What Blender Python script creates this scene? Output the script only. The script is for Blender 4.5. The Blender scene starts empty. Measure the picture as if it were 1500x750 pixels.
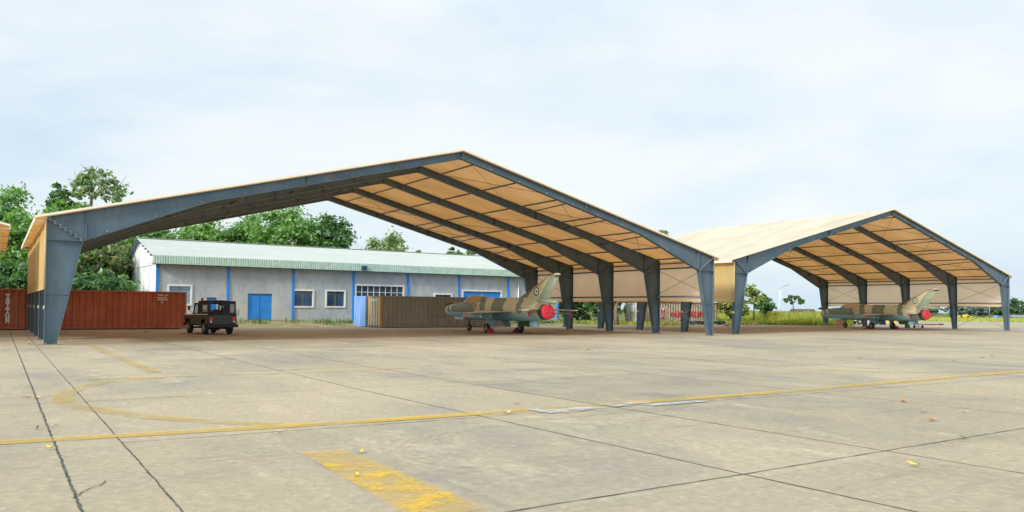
import bpy, bmesh, math, random
import numpy as np
from mathutils import Vector, Matrix
random.seed(7)
RNG = np.random.default_rng(11)
S = bpy.context.scene
COL = S.collection
R = math.radians

# ------------------------------------------------------------------ camera
CAM = Vector((-1.654, -37.823, 1.70))
PSI, PITCH, ROLL, FPX = 0.5723, 0.02496, 0.01033, 1170.2
fwd0 = Vector((math.sin(PSI), math.cos(PSI), 0)); right0 = Vector((math.cos(PSI), -math.sin(PSI), 0)); up0 = Vector((0, 0, 1))
fwd = fwd0 * math.cos(PITCH) + up0 * math.sin(PITCH)
upc = up0 * math.cos(PITCH) - fwd0 * math.sin(PITCH)
rt = right0 * math.cos(ROLL) + upc * math.sin(ROLL)
up = upc * math.cos(ROLL) - right0 * math.sin(ROLL)
cd = bpy.data.cameras.new('camera'); cam = bpy.data.objects.new('camera', cd); COL.objects.link(cam)
cam.matrix_world = Matrix(((rt.x, up.x, -fwd.x, CAM.x), (rt.y, up.y, -fwd.y, CAM.y), (rt.z, up.z, -fwd.z, CAM.z), (0, 0, 0, 1)))
cd.sensor_width = 36; cd.lens = FPX / 1500 * 36; cd.shift_y = 46.93 / 1500
cd.clip_start = 0.1; cd.clip_end = 8000
S.camera = cam

def at(px, Z, z=0.0):
    """ground point seen at picture column px, Z metres ahead"""
    p = CAM + fwd0 * Z + right0 * ((px - 750) / FPX * Z)
    return Vector((p.x, p.y, z))
def hgt(px, y, Z):
    hor = 451.2 + 0.0103 * (px - 750)
    return 1.7 + (hor - y) / FPX * Z

# ------------------------------------------------------------------ materials
def newmat(name):
    m = bpy.data.materials.new(name); m.use_nodes = True
    nt = m.node_tree; nt.nodes.clear()
    out = nt.nodes.new('ShaderNodeOutputMaterial')
    return m, nt, out
def N(nt, typ, **kw):
    n = nt.nodes.new(typ)
    for k, v in kw.items():
        if k.startswith('i_'):
            key = k[2:]; n.inputs[int(key) if key.isdigit() else key].default_value = v
        else: setattr(n, k, v)
    return n
def LK(nt, a, b): nt.links.new(a, b)
def noise(nt, vec, scale, detail=4, rough=.55, dist=0):
    n = N(nt, 'ShaderNodeTexNoise'); n.inputs['Scale'].default_value = scale; n.inputs['Detail'].default_value = detail
    n.inputs['Roughness'].default_value = rough; n.inputs['Distortion'].default_value = dist
    if vec is not None: LK(nt, vec, n.inputs['Vector'])
    return n.outputs['Fac']
def ramp(nt, fac, stops, interp='LINEAR'):
    r = N(nt, 'ShaderNodeValToRGB'); r.color_ramp.interpolation = interp
    e = r.color_ramp.elements
    while len(e) < len(stops): e.new(0.5)
    for el, (p, c) in zip(e, stops):
        el.position = p; el.color = (c, c, c, 1) if isinstance(c, (int, float)) else (*c, 1)
    LK(nt, fac, r.inputs['Fac'])
    return r.outputs['Color']
def mix(nt, fac, a, b, mode='MIX'):
    m = N(nt, 'ShaderNodeMix', data_type='RGBA', blend_type=mode)
    for s, v in ((0, fac), (6, a), (7, b)):
        if isinstance(v, (int, float)): m.inputs[s].default_value = v
        elif isinstance(v, tuple): m.inputs[s].default_value = (*v, 1)
        else: LK(nt, v, m.inputs[s])
    return m.outputs[2]
def math_(nt, op, a, b=0.0, c=None):
    m = N(nt, 'ShaderNodeMath', operation=op)
    for s, v in ((0, a), (1, b), (2, c)):
        if v is None: continue
        if isinstance(v, (int, float)): m.inputs[s].default_value = v
        else: LK(nt, v, m.inputs[s])
    return m.outputs[0]
def objco(nt): return N(nt, 'ShaderNodeTexCoord').outputs['Object']
def mapping(nt, vec, scale=(1, 1, 1), rot=(0, 0, 0), loc=(0, 0, 0)):
    m = N(nt, 'ShaderNodeMapping'); m.inputs['Scale'].default_value = scale; m.inputs['Rotation'].default_value = rot; m.inputs['Location'].default_value = loc
    LK(nt, vec, m.inputs['Vector']); return m.outputs[0]
def bsdf(nt, out, col, rough=.6, metal=0.0, spec=.5, bumpfac=None, bumpd=.02):
    b = N(nt, 'ShaderNodeBsdfPrincipled')
    if isinstance(col, tuple): b.inputs['Base Color'].default_value = (*col, 1)
    else: LK(nt, col, b.inputs['Base Color'])
    if isinstance(rough, (int, float)): b.inputs['Roughness'].default_value = rough
    else: LK(nt, rough, b.inputs['Roughness'])
    b.inputs['Metallic'].default_value = metal; b.inputs['Specular IOR Level'].default_value = spec
    if bumpfac is not None:
        bp = N(nt, 'ShaderNodeBump'); bp.inputs['Strength'].default_value = 1; bp.inputs['Distance'].default_value = bumpd
        LK(nt, bumpfac, bp.inputs['Height']); LK(nt, bp.outputs[0], b.inputs['Normal'])
    LK(nt, b.outputs[0], out.inputs['Surface'])
    return b
def paint(name, col, rough=.5, var=.18, scale=1.5, dirt=(.16, .13, .1), dirtamt=.25, metal=0.0, spec=.5, stretch=(1, 1, .25)):
    """painted / plain surface with mottling and streaky dirt"""
    m, nt, out = newmat(name); co = objco(nt)
    a = noise(nt, co, scale, 5); lo = tuple(c * (1 - var) for c in col); hi = tuple(min(1, c * (1 + var)) for c in col)
    c = mix(nt, ramp(nt, a, [(.3, 0.), (.7, 1.)]), lo, hi)
    s = noise(nt, mapping(nt, co, stretch), scale * 2.3, 6, .65)
    c = mix(nt, math_(nt, 'MULTIPLY', ramp(nt, s, [(.5, 0.), (.75, 1.)]), dirtamt), c, dirt)
    rr = math_(nt, 'MULTIPLY_ADD', a, .25, rough - .12)
    bsdf(nt, out, c, rr, metal, spec)
    return m

M = {}
M['steel'] = paint('steel_grey_paint', (.084, .134, .174), .42, .2, .8, (.21, .215, .205), .5)
M['galv'] = paint('galvanised_steel', (.23, .24, .25), .45, .15, 3, metal=.4)
M['cable'] = paint('cable_steel', (.14, .13, .12), .6, .1, 3)
M['reflector'] = paint('pale_reflector', (.62, .68, .5), .5, .08, 9, dirtamt=.1)
M['white'] = paint('white_paint', (.82, .815, .79), .5, .06, 2, (.35, .31, .25), .2)
M['blue'] = paint('bright_blue_paint', (.022, .26, .78), .5, .1, 1.5, (.1, .16, .3), .25)
M['paleblue'] = paint('pale_blue_paint', (.13, .33, .72), .55, .1, 2, (.2, .2, .22), .3)
M['black'] = paint('black_rubber', (.022, .022, .023), .8, .2, 4, (.1, .09, .07), .3)
M['dark'] = paint('dark_interior', (.02, .021, .022), .8, .1, 3)
M['glass'] = paint('dark_window_glass', (.035, .075, .13), .08, .35, .9, dirtamt=.05, spec=.8)
M['skyglass'] = paint('sky_window_glass', (.16, .34, .5), .1, .25, .9, dirtamt=.05, spec=.8)  # blue of the reflected sky put into the glass colour
M['red'] = paint('red_cover', (.78, .02, .045), .6, .1, 3, (.3, .05, .04), .25)
M['chockred'] = paint('chock_red', (.45, .03, .03), .6, .15, 5, (.12, .06, .05), .3)
M['orange'] = paint('orange_lens', (.8, .22, .02), .35, .08, 3, dirtamt=.05)
M['lens'] = paint('red_lens', (.6, .03, .03), .3, .08, 3, dirtamt=.05)
M['yellowp'] = paint('yellow_paint', (.8, .55, .03), .5, .08, 2)
M['silver'] = paint('silver_metal', (.5, .5, .5), .35, .1, 3, metal=.6)
M['cream_pvc'] = paint('cream_pvc', (.90, .83, .68), .45, .05, .6, (.45, .33, .18), .1)

def fabric(name, dif, tra, k, inner=None, vlo=.80):
    m, nt, out = newmat(name); co = objco(nt)
    a = noise(nt, mapping(nt, co, (.3, 1, 1)), .5, 3)
    v = math_(nt, 'MULTIPLY', ramp(nt, a, [(.3, vlo), (.65, 1.)]), ramp(nt, noise(nt, mapping(nt, co, (.25, .5, .5), (0, 0, 0), (5, 2, 0)), 1.1, 7, .65), [(.35, (1 + vlo) / 2), (.6, 1.)]))
    if inner:                                  # inner face tinted paler: glow of the lit wall put into its colour
        dif = mix(nt, N(nt, 'ShaderNodeNewGeometry').outputs['Backfacing'], dif, inner)
    d = N(nt, 'ShaderNodeBsdfDiffuse'); LK(nt, mix(nt, 1.0, v, dif, 'MULTIPLY'), d.inputs[0])
    t = N(nt, 'ShaderNodeBsdfTranslucent'); LK(nt, mix(nt, 1.0, v, tra, 'MULTIPLY'), t.inputs[0])
    mx = N(nt, 'ShaderNodeMixShader'); mx.inputs[0].default_value = k
    LK(nt, d.outputs[0], mx.inputs[1]); LK(nt, t.outputs[0], mx.inputs[2]); LK(nt, mx.outputs[0], out.inputs['Surface'])
    return m
M['roof_fabric'] = fabric('roof_membrane', (.85, .77, .62), (.78, .35, .09), .34)
M['wall_fabric'] = fabric('wall_membrane', (.97, .74, .32), (.98, .80, .58), .58, (.98, .82, .66), .93)

# ------------------------------------------------------------------ mesh building
class MB:
    def __init__(s): s.v = []; s.f = []; s.m = []; s.sm = []
    def add(s, vs, fs, mi=0, smooth=False):
        o = len(s.v); s.v += [tuple(v) for v in vs]
        for f in fs: s.f.append(tuple(i + o for i in f)); s.m.append(mi); s.sm.append(smooth)
    def box(s, x0, x1, y0, y1, z0, z1, mi=0):
        s.add([(x0, y0, z0), (x1, y0, z0), (x1, y1, z0), (x0, y1, z0), (x0, y0, z1), (x1, y0, z1), (x1, y1, z1), (x0, y1, z1)],
              [(0, 3, 2, 1), (4, 5, 6, 7), (0, 1, 5, 4), (1, 2, 6, 5), (2, 3, 7, 6), (3, 0, 4, 7)], mi)
    def bar(s, a, b, w, t, upv=(0, 0, 1), mi=0):
        """box along a-b, width w sideways, thickness t along upv"""
        a = Vector(a); b = Vector(b); d = (b - a).normalized(); u = Vector(upv); side = d.cross(u)
        if side.length < 1e-5: side = d.cross(Vector((1, 0, 0)))
        side.normalize(); u = side.cross(d).normalized()
        vs = []
        for p in (a, b):
            for sx, sy in ((-1, -1), (1, -1), (1, 1), (-1, 1)): vs.append(p + side * (sx * w / 2) + u * (sy * t / 2))
        s.add(vs, [(0, 3, 2, 1), (4, 5, 6, 7), (0, 1, 5, 4), (1, 2, 6, 5), (2, 3, 7, 6), (3, 0, 4, 7)], mi)
    def tube(s, pts, r, n=8, mi=0, cap=True):
        pts = [Vector(p) for p in pts]; rs = r if isinstance(r, (list, tuple)) else [r] * len(pts)
        o = len(s.v); k = len(pts); ref = None
        for i, p in enumerate(pts):
            d = (pts[min(i + 1, k - 1)] - pts[max(i - 1, 0)]).normalized()
            if ref is None:
                ref = Vector((0, 0, 1)) if abs(d.z) < .9 else Vector((1, 0, 0))
            a = d.cross(ref).normalized(); b = a.cross(d).normalized(); ref = b
            for j in range(n):
                th = 2 * math.pi * j / n; s.v.append(tuple(p + (a * math.cos(th) + b * math.sin(th)) * rs[i]))
        for i in range(k - 1):
            for j in range(n):
                q = (j + 1) % n
                s.f.append((o + i * n + j, o + i * n + q, o + (i + 1) * n + q, o + (i + 1) * n + j)); s.m.append(mi); s.sm.append(True)
        if cap:
            s.f.append(tuple(o + j for j in range(n))); s.m.append(mi); s.sm.append(False)
            s.f.append(tuple(o + (k - 1) * n + j for j in reversed(range(n)))); s.m.append(mi); s.sm.append(False)
    def loft(s, rings, mi=0, cap=True, smooth=True):
        n = len(rings[0]); o = len(s.v)
        for r in rings: s.v += [tuple(p) for p in r]
        for i in range(len(rings) - 1):
            for j in range(n):
                q = (j + 1) % n
                s.f.append((o + i * n + j, o + i * n + q, o + (i + 1) * n + q, o + (i + 1) * n + j)); s.m.append(mi); s.sm.append(smooth)
        if cap:
            s.f.append(tuple(o + j for j in reversed(range(n)))); s.m.append(mi); s.sm.append(False)
            s.f.append(tuple(o + (len(rings) - 1) * n + j for j in range(n))); s.m.append(mi); s.sm.append(False)
    def prism(s, poly, d, mi=0):
        """poly: list of 3D points; extruded by vector d"""
        d = Vector(d); n = len(poly); a = [Vector(p) for p in poly]; b = [p + d for p in a]
        s.add(a + b, [tuple(reversed(range(n))), tuple(range(n, 2 * n))] + [(i, (i + 1) % n, n + (i + 1) % n, n + i) for i in range(n)], mi)
    def disc(s, c, nrm, r0, r1, n=28, mi=0):
        nrm = Vector(nrm).normalized(); a = nrm.orthogonal().normalized(); b = nrm.cross(a); c = Vector(c)
        if r0 <= 0:
            s.add([c + (a * math.cos(2 * math.pi * j / n) + b * math.sin(2 * math.pi * j / n)) * r1 for j in range(n)], [tuple(range(n))], mi)
        else:
            vs = [c + (a * math.cos(2 * math.pi * j / n) + b * math.sin(2 * math.pi * j / n)) * r for r in (r0, r1) for j in range(n)]
            s.add(vs, [(j, (j + 1) % n, n + (j + 1) % n, n + j) for j in range(n)], mi)
    def build(s, name, mats, parent=None, fix=True):
        me = bpy.data.meshes.new(name); me.from_pydata(s.v, [], s.f)
        if not isinstance(mats, (list, tuple)): mats = [mats]
        for m in mats: me.materials.append(m)
        me.polygons.foreach_set('material_index', s.m); me.polygons.foreach_set('use_smooth', s.sm)
        if fix:
            bm = bmesh.new(); bm.from_mesh(me); bmesh.ops.recalc_face_normals(bm, faces=bm.faces); bm.to_mesh(me); bm.free()
        me.update()
        o = bpy.data.objects.new(name, me); COL.objects.link(o)
        if parent is not None: o.parent = parent
        return o
def tag(o, label=None, cat=None, group=None, kind=None):
    if label: o['label'] = label
    if cat: o['category'] = cat
    if group: o['group'] = group
    if kind: o['kind'] = kind
    return o
def thing(name, label, cat, loc=(0, 0, 0), rz=0.0, group=None):
    o = bpy.data.objects.new(name, None); COL.objects.link(o); o.location = loc; o.rotation_euler = (0, 0, rz); o.empty_display_size = .5
    return tag(o, label, cat, group)
def copy_tree(o, parent=None):
    c = o.copy(); COL.objects.link(c); c.parent = parent
    for ch in [k for k in S.objects if k.parent == o]: copy_tree(ch, c)
    return c

# ------------------------------------------------------------------ ground
def ground_mat():
    m, nt, out = newmat('field_ground'); co = objco(nt)
    a = noise(nt, co, .02, 6, .6); b = noise(nt, co, .6, 6, .7)
    c = mix(nt, ramp(nt, a, [(.38, 0.), (.62, 1.)]), (.115, .14, .035), (.20, .17, .075))
    c = mix(nt, ramp(nt, b, [(.35, 0.), (.7, 1.)]), c, (.06, .10, .025), 'MIX')
    bsdf(nt, out, c, .95, spec=.1); return m
mb = MB()
ring = 48; rad = [0, 150, 600, 4200]
vs = [(30, 40, -.06)]
for r in rad[1:]:
    for j in range(ring): vs.append((30 + r * math.cos(2 * math.pi * j / ring), 40 + r * math.sin(2 * math.pi * j / ring), -.06))
fs = [(0, 1 + j, 1 + (j + 1) % ring) for j in range(ring)]
for k in range(2):
    o = 1 + k * ring
    fs += [(o + j, o + ring + j, o + ring + (j + 1) % ring, o + (j + 1) % ring) for j in range(ring)]
mb.add(vs, fs); tag(mb.build('ground', ground_mat()), kind='structure')

def concrete():
    m, nt, out = newmat('apron_concrete'); co = objco(nt)
    big = noise(nt, co, .06, 5, .6); med = noise(nt, mapping(nt, co, (1, .55, 1), (0, 0, .6)), .32, 8, .66, .6)
    fine = noise(nt, co, 9, 6, .7); grit = noise(nt, co, 60, 3, .7)
    c = mix(nt, ramp(nt, big, [(.35, 0.), (.65, 1.)]), (.365, .30, .205), (.44, .365, .255))
    # grey scuffing and darker cloudy stains
    c = mix(nt, math_(nt, 'MULTIPLY', ramp(nt, med, [(.46, 0.), (.62, 1.)]), .62), c, (.24, .22, .185))
    st = noise(nt, mapping(nt, co, (.5, 2.2, 1), (0, 0, -.25)), .55, 9, .72, .8)
    c = mix(nt, math_(nt, 'MULTIPLY', ramp(nt, st, [(.54, 0.), (.65, 1.)]), .6), c, (.22, .195, .155))
    lt = noise(nt, mapping(nt, co, (1.4, .6, 1), (0, 0, .5), (7, 3, 0)), .8, 9, .75, .5)
    c = mix(nt, math_(nt, 'MULTIPLY', ramp(nt, lt, [(.55, 0.), (.68, 1.)]), .62), c, (.58, .49, .35))
    tn = noise(nt, mapping(nt, co, (.8, .5, 1), (0, 0, .55), (2, 9, 0)), .16, 7, .62, .5)
    c = mix(nt, math_(nt, 'MULTIPLY', ramp(nt, tn, [(.47, 0.), (.60, 1.)]), .45), c, (.49, .39, .255))
    # per slab tone
    sl = N(nt, 'ShaderNodeTexBrick'); sl.offset = 0; sl.inputs['Scale'].default_value = 1; sl.inputs['Brick Width'].default_value = 5.2; sl.inputs['Row Height'].default_value = 5.19
    sl.inputs['Mortar Size'].default_value = 0; sl.inputs['Color1'].default_value = (.86, .87, .89, 1); sl.inputs['Color2'].default_value = (1.07, 1.07, 1.07, 1)
    LK(nt, mapping(nt, co, loc=(-2.1, 1.15, 0)), sl.inputs['Vector'])
    c = mix(nt, .8, c, sl.outputs['Color'], 'MULTIPLY')
    c = mix(nt, math_(nt, 'MULTIPLY', ramp(nt, fine, [(.35, 1.), (.6, 0.)]), .36), c, (.17, .155, .13))
    c = mix(nt, math_(nt, 'MULTIPLY', ramp(nt, fine, [(.58, 0.), (.75, 1.)]), .4), c, (.62, .58, .49))
    c = mix(nt, math_(nt, 'MULTIPLY', ramp(nt, grit, [(.3, 1.), (.5, 0.)]), .3), c, (.14, .13, .11))
    # broom ridges in some areas
    w = N(nt, 'ShaderNodeTexWave', wave_type='BANDS', bands_direction='X'); w.inputs['Scale'].default_value = 9; w.inputs['Distortion'].default_value = 3; w.inputs['Detail'].default_value = 2
    LK(nt, mapping(nt, co, rot=(0, 0, .35)), w.inputs['Vector'])
    area = ramp(nt, noise(nt, co, .22, 3), [(.5, 0.), (.62, 1.)])
    h = math_(nt, 'ADD', math_(nt, 'MULTIPLY', math_(nt, 'MULTIPLY', w.outputs['Fac'], area), .0), math_(nt, 'ADD', math_(nt, 'MULTIPLY', fine, .7), math_(nt, 'MULTIPLY', grit, .35)))
    bsdf(nt, out, c, .9, spec=.2, bumpfac=h, bumpd=.012); return m
M['concrete'] = concrete()
poly = [(-160, -120), (420, -120), (420, 30), (300, 52), (190, 64), (150, 60), (112, 46), (93, 27.5), (84, 22.5), (78, 22.5), (73.5, 25.6), (66, 27.8), (40, 26.2), (20, 25.6), (-160, 25)]
mb = MB(); mb.add([(x, y, 0) for x, y in poly], [tuple(range(len(poly)))])
# thickness down to the field
n = len(poly); mb.add([(x, y, z) for z in (0, -.2) for x, y in poly], [(i, (i + 1) % n, n + (i + 1) % n, n + i) for i in range(n)])
tag(mb.build('apron', M['concrete']), kind='structure')

def wob(p0, p1, w, z, mb, step=.25, jit=.35, drift=.02, seed=0):
    """thin irregular strip from p0 to p1 on the ground"""
    rg = random.Random(seed); p0 = Vector((*p0, z)); p1 = Vector((*p1, z)); L = (p1 - p0).length; d = (p1 - p0) / L; s = Vector((-d.y, d.x, 0))
    k = max(2, int(L / step)); vs = []; off = 0
    for i in range(k + 1):
        off = off * .8 + rg.uniform(-drift, drift)
        hw = w / 2 * (1 + rg.uniform(-jit, jit)); hw2 = w / 2 * (1 + rg.uniform(-jit, jit))
        c = p0 + d * (L * i / k) + s * off; vs += [c + s * hw, c - s * hw2]
    mb.add(vs, [(2 * i, 2 * i + 1, 2 * i + 3, 2 * i + 2) for i in range(k)])
jm, nt, out = newmat('joint_sealant'); co = objco(nt)
bsdf(nt, out, mix(nt, ramp(nt, noise(nt, co, 3, 5), [(.35, 0.), (.7, 1.)]), (.035, .036, .04), (.14, .13, .115)), .8, spec=.2)
mb = MB(); sd = 1
for x, w in ((-1.04, .024), (-.34, .016)):
    wob((x, -37.5), (x + .06, 25), w, .0035, mb, .05, .55, .0035, sd); sd += 1
for x, x2, w in ((5.02, 4.6, .022), (7.62, 7.22, .018)):
    wob((x, -36), (x2, -22), w, .0035, mb, .2, .4, .006, sd); sd += 1
    wob((x2, -22), (x2, 25), w, .0035, mb, .4, .4, .006, sd); sd += 1
for x in (12.5, 15.2, 20.4, 25.6, 30.8, 36, 41.2, 46.4, 51.6, 56.8, 62, 67.2, 72.4, 77.6):
    wob((x + (.35 if x < 13 else 0), -36), (x, 24), .018, .0035, mb, .6, .4, .006, sd); sd += 1
for x in (-6.2, -11.4): wob((x, -36), (x, 24), .02, .0035, mb, .5, .4, .006, sd); sd += 1
for y, y2, w in ((-27.0, -27.3, .016), (-32.26, -31.95, .015), (-22.15, -21.9, .014), (-16.8, -16.8, .012), (-11.6, -11.6, .012), (-6.4, -6.4, .012), (-1.2, -1.2, .012)):
    wob((-.34, y), (12, y2), w, .0065, mb, .2, .5, .008, sd); wob((12, y2), (80, y2 + .3), w, .0065, mb, .6, .5, .008, sd + 50); sd += 1
# side cracks
def crack(pts, w):
    for a, b in zip(pts[:-1], pts[1:]): wob(a, b, w, .0085, mb, .05, .6, .01, int(abs(a[0] * 991 + a[1] * 37)) % 9999)
crack([(-1.06, -29.9), (-.93, -29.6), (-.83, -29.45), (-.74, -29.25)], .011)
crack([(-.3, -6.3), (.4, -6.15), (1.35, -6.1), (1.5, -7.2)], .022)
crack([(.9, 3.5), (1.8, 3.8), (2.4, 3.2)], .02)
tag(mb.build('apron_joint', jm), kind='structure')

def worn(name, col, keep0, keep1, scale=1.6, alpha=.92, floor=0.0, soft=False):
    m, nt, out = newmat(name); co = objco(nt)
    st = noise(nt, mapping(nt, co, (1, 1.35, 1), (0, 0, .5)), scale, 10, .7, .15)
    f = noise(nt, co, 22, 7, .8)
    k = math_(nt, 'ADD', st, math_(nt, 'MULTIPLY', math_(nt, 'SUBTRACT', f, .5), .45))
    a = math_(nt, 'MULTIPLY', ramp(nt, k, [(keep0, floor), (keep1, 1.)]), alpha)
    if soft:                                   # flaked borders and a more worn far end
        sg = N(nt, 'ShaderNodeSeparateXYZ'); LK(nt, N(nt, 'ShaderNodeTexCoord').outputs['Generated'], sg.inputs[0])
        ex = math_(nt, 'MULTIPLY', math_(nt, 'MINIMUM', sg.outputs[0], math_(nt, 'SUBTRACT', 1., sg.outputs[0])), 3.2)
        ey = math_(nt, 'MULTIPLY', math_(nt, 'MINIMUM', sg.outputs[1], math_(nt, 'SUBTRACT', 1., sg.outputs[1])), 16)
        ed = math_(nt, 'ADD', math_(nt, 'MINIMUM', ex, ey), math_(nt, 'MULTIPLY', math_(nt, 'SUBTRACT', noise(nt, co, 9, 6, .7), .5), 1.3))
        a = math_(nt, 'MULTIPLY', a, ramp(nt, ed, [(.0, .06), (.55, 1.)]))
        a = math_(nt, 'MULTIPLY', a, ramp(nt, sg.outputs[1], [(.3, 1.), (1., .62)]))
    b = N(nt, 'ShaderNodeBsdfPrincipled'); b.inputs['Base Color'].default_value = (*col, 1); b.inputs['Roughness'].default_value = .8
    LK(nt, mix(nt, ramp(nt, f, [(.3, 0.), (.7, 1.)]), tuple(c * .8 for c in col), col), b.inputs['Base Color'])
    LK(nt, a, b.inputs['Alpha']); LK(nt, b.outputs[0], out.inputs['Surface']); return m
M['line'] = worn('worn_yellow_line', (.68, .43, .03), .36, .68, .7, .88, .22)
M['faint'] = worn('faint_yellow_line', (.58, .40, .06), .30, .72, .7, .54)
M['block'] = worn('worn_yellow_block', (.82, .50, .015), .45, .72, 1.5, .95, .24, True)
M['patch'] = worn('pale_mortar', (.54, .54, .50), .36, .56, 2.6, .85)
def strip(name, pts, w, mat, z=.012, taper=0):
    """painted line following pts"""
    P = [Vector((x, y, z)) for x, y in pts]
    Q = []
    for i in range(len(P) - 1):               # catmull-rom
        p0 = P[max(i - 1, 0)]; p1 = P[i]; p2 = P[i + 1]; p3 = P[min(i + 2, len(P) - 1)]
        for k in range(8):
            t = k / 8; Q.append(.5 * ((2 * p1) + (p2 - p0) * t + (2 * p0 - 5 * p1 + 4 * p2 - p3) * t * t + (3 * p1 - p0 - 3 * p2 + p3) * t ** 3))
    Q.append(P[-1]); vs = []
    for i, q in enumerate(Q):
        d = (Q[min(i + 1, len(Q) - 1)] - Q[max(i - 1, 0)]).normalized(); s = Vector((-d.y, d.x, 0)); vs += [q + s * w / 2, q - s * w / 2]
    m = MB(); m.add(vs, [(2 * i, 2 * i + 1, 2 * i + 3, 2 * i + 2) for i in range(len(Q) - 1)])
    return tag(m.build(name, mat), kind='structure')
strip('yellow_taxi_line', [(-5, -26.0), (-1.6, -26.3), (2.6, -26.68), (5.74, -26.8)], .33, M['line'])
strip('yellow_taxi_line', [(8.0, -26.82), (12.8, -26.80), (18.3, -26.5), (23.4, -26.3), (34, -26.0), (70, -25)], .32, M['line'])
strip('yellow_taxi_line', [(5.6, -26.7), (6.8, -26.72), (8.0, -26.74)], .27, M['faint'])
strip('yellow_turn_line', [(1.7, -26.45), (.55, -25.1), (-.21, -23.62), (-.58, -22.4), (-.62, -21.23), (-.42, -20.26), (0, -19.13), (.6, -18.3), (1.6, -17.9)], .36, M['faint'], .016)
strip('yellow_turn_line', [(-.2, -17.6), (2.4, -17.75), (4.5, -17.8), (8, -17.6)], .25, M['faint'], .016)
strip('yellow_turn_line', [(1.6, -1.5), (1.6, -9.4), (1.7, -16.4)], .30, M['faint'], .020)
strip('yellow_turn_line', [(18.4, -7), (18.75, -13), (18.8, -17.5), (18.3, -22), (19.5, -24.6), (23, -25.9)], .22, M['faint'], .016)
strip('yellow_turn_line', [(60, -1), (60.4, -9), (61, -17), (64, -22.5), (70, -24.6)], .22, M['faint'], .016)
mb = MB(); mb.add([(1.33, -28.68, .012), (1.90, -28.78, .012), (1.88, -32.0, .012), (1.17, -32.1, .012)], [(0, 1, 2, 3)]); tag(mb.build('yellow_paint_block', M['block']), kind='structure')
def blob(pts, z):
    rg = random.Random(int(pts[0][0] * 100)); out_ = []
    for i, a in enumerate(pts):
        b = pts[(i + 1) % len(pts)]
        for k in range(6):
            t = k / 6; out_.append((a[0] + (b[0] - a[0]) * t + rg.uniform(-.03, .03), a[1] + (b[1] - a[1]) * t + rg.uniform(-.05, .05), z))
    return out_
for pts in ([(5.78, -26.7), (6.2, -26.95), (6.9, -26.95), (7.0, -27.15), (6.3, -27.42), (5.85, -27.3)], [(7.25, -26.8), (8.2, -26.78), (8.4, -27.0), (7.4, -27.2)], [(8.0, -27.12), (9.5, -27.22), (9.4, -27.4), (8.0, -27.42)]):
    b = blob(pts, .020); mb = MB(); mb.add(b, [tuple(range(len(b)))]); tag(mb.build('mortar_patch', M['patch']), kind='structure')

M['tyre'] = worn('tyre_rub', (.58, .49, .36), .42, .8, 3, .42)
def arc(cx, cy, r, a0, a1): return [(cx + r * math.cos(a0 + (a1 - a0) * k / 8), cy + r * math.sin(a0 + (a1 - a0) * k / 8)) for k in range(9)]
for k, (cx, cy, r, a0, a1) in enumerate([(3.9, -29.7, 1.5, 1.6, 3.7), (3.9, -29.7, 1.62, 1.5, 3.6), (3.9, -29.7, 1.78, 1.7, 3.7), (4.3, -29.4, 1.3, 1.4, 3.4), (4.3, -29.4, 1.42, 1.4, 3.3), (10, -19, 3, 0.2, 1.9), (10, -19, 3.35, 0.2, 1.9), (15.5, -18, 2.6, .2, 2.0)]):
    strip('tyre_mark', arc(cx, cy, r, a0, a1), .07 if k < 5 else .16, M['tyre'], .024 + .003 * k)
M['stain'] = worn('oil_stain', (.09, .085, .075), .34, .62, 2.2, .8)
for k, (x, y, L_, w_, a) in enumerate([(1.2, -.8, .9, .5, .2), (3.1, -.4, 1.2, .22, .5), (2.2, -15.2, .7, .14, .6), (9.5, -8.5, 1.6, .3, -.4), (14, -6.5, 2.0, .35, -.6), (27.2, 6.5, 1.6, .8, .1), (28.3, 3.0, 2.4, .5, .4), (23, -1.2, 2.8, .5, -.5), (33, -2.5, 3, .5, -.5), (8.8, 11.0, 1.2, 1.0, .2), (71, 5, 3, 1.0, .1), (66, -2, 4, .6, -.5), (80, -1.5, 4, .6, -.5), (48, -4, 4, .5, -.55), (6.5, -14.5, .5, .16, -.5), (17.5, -14, 1.6, .2, -.6)]):
    c_, s_ = math.cos(a), math.sin(a); rg = random.Random(k); P_ = []
    for j in range(14):
        th = 2 * math.pi * j / 14; r_ = rg.uniform(.65, 1.1); u_, v_ = L_ / 2 * r_ * math.cos(th), w_ / 2 * r_ * math.sin(th); P_.append((x + u_ * c_ - v_ * s_, y + u_ * s_ + v_ * c_, .052))
    mb = MB(); mb.add(P_, [tuple(range(14))]); tag(mb.build('oil_stain', M['stain']), kind='structure')
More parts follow.
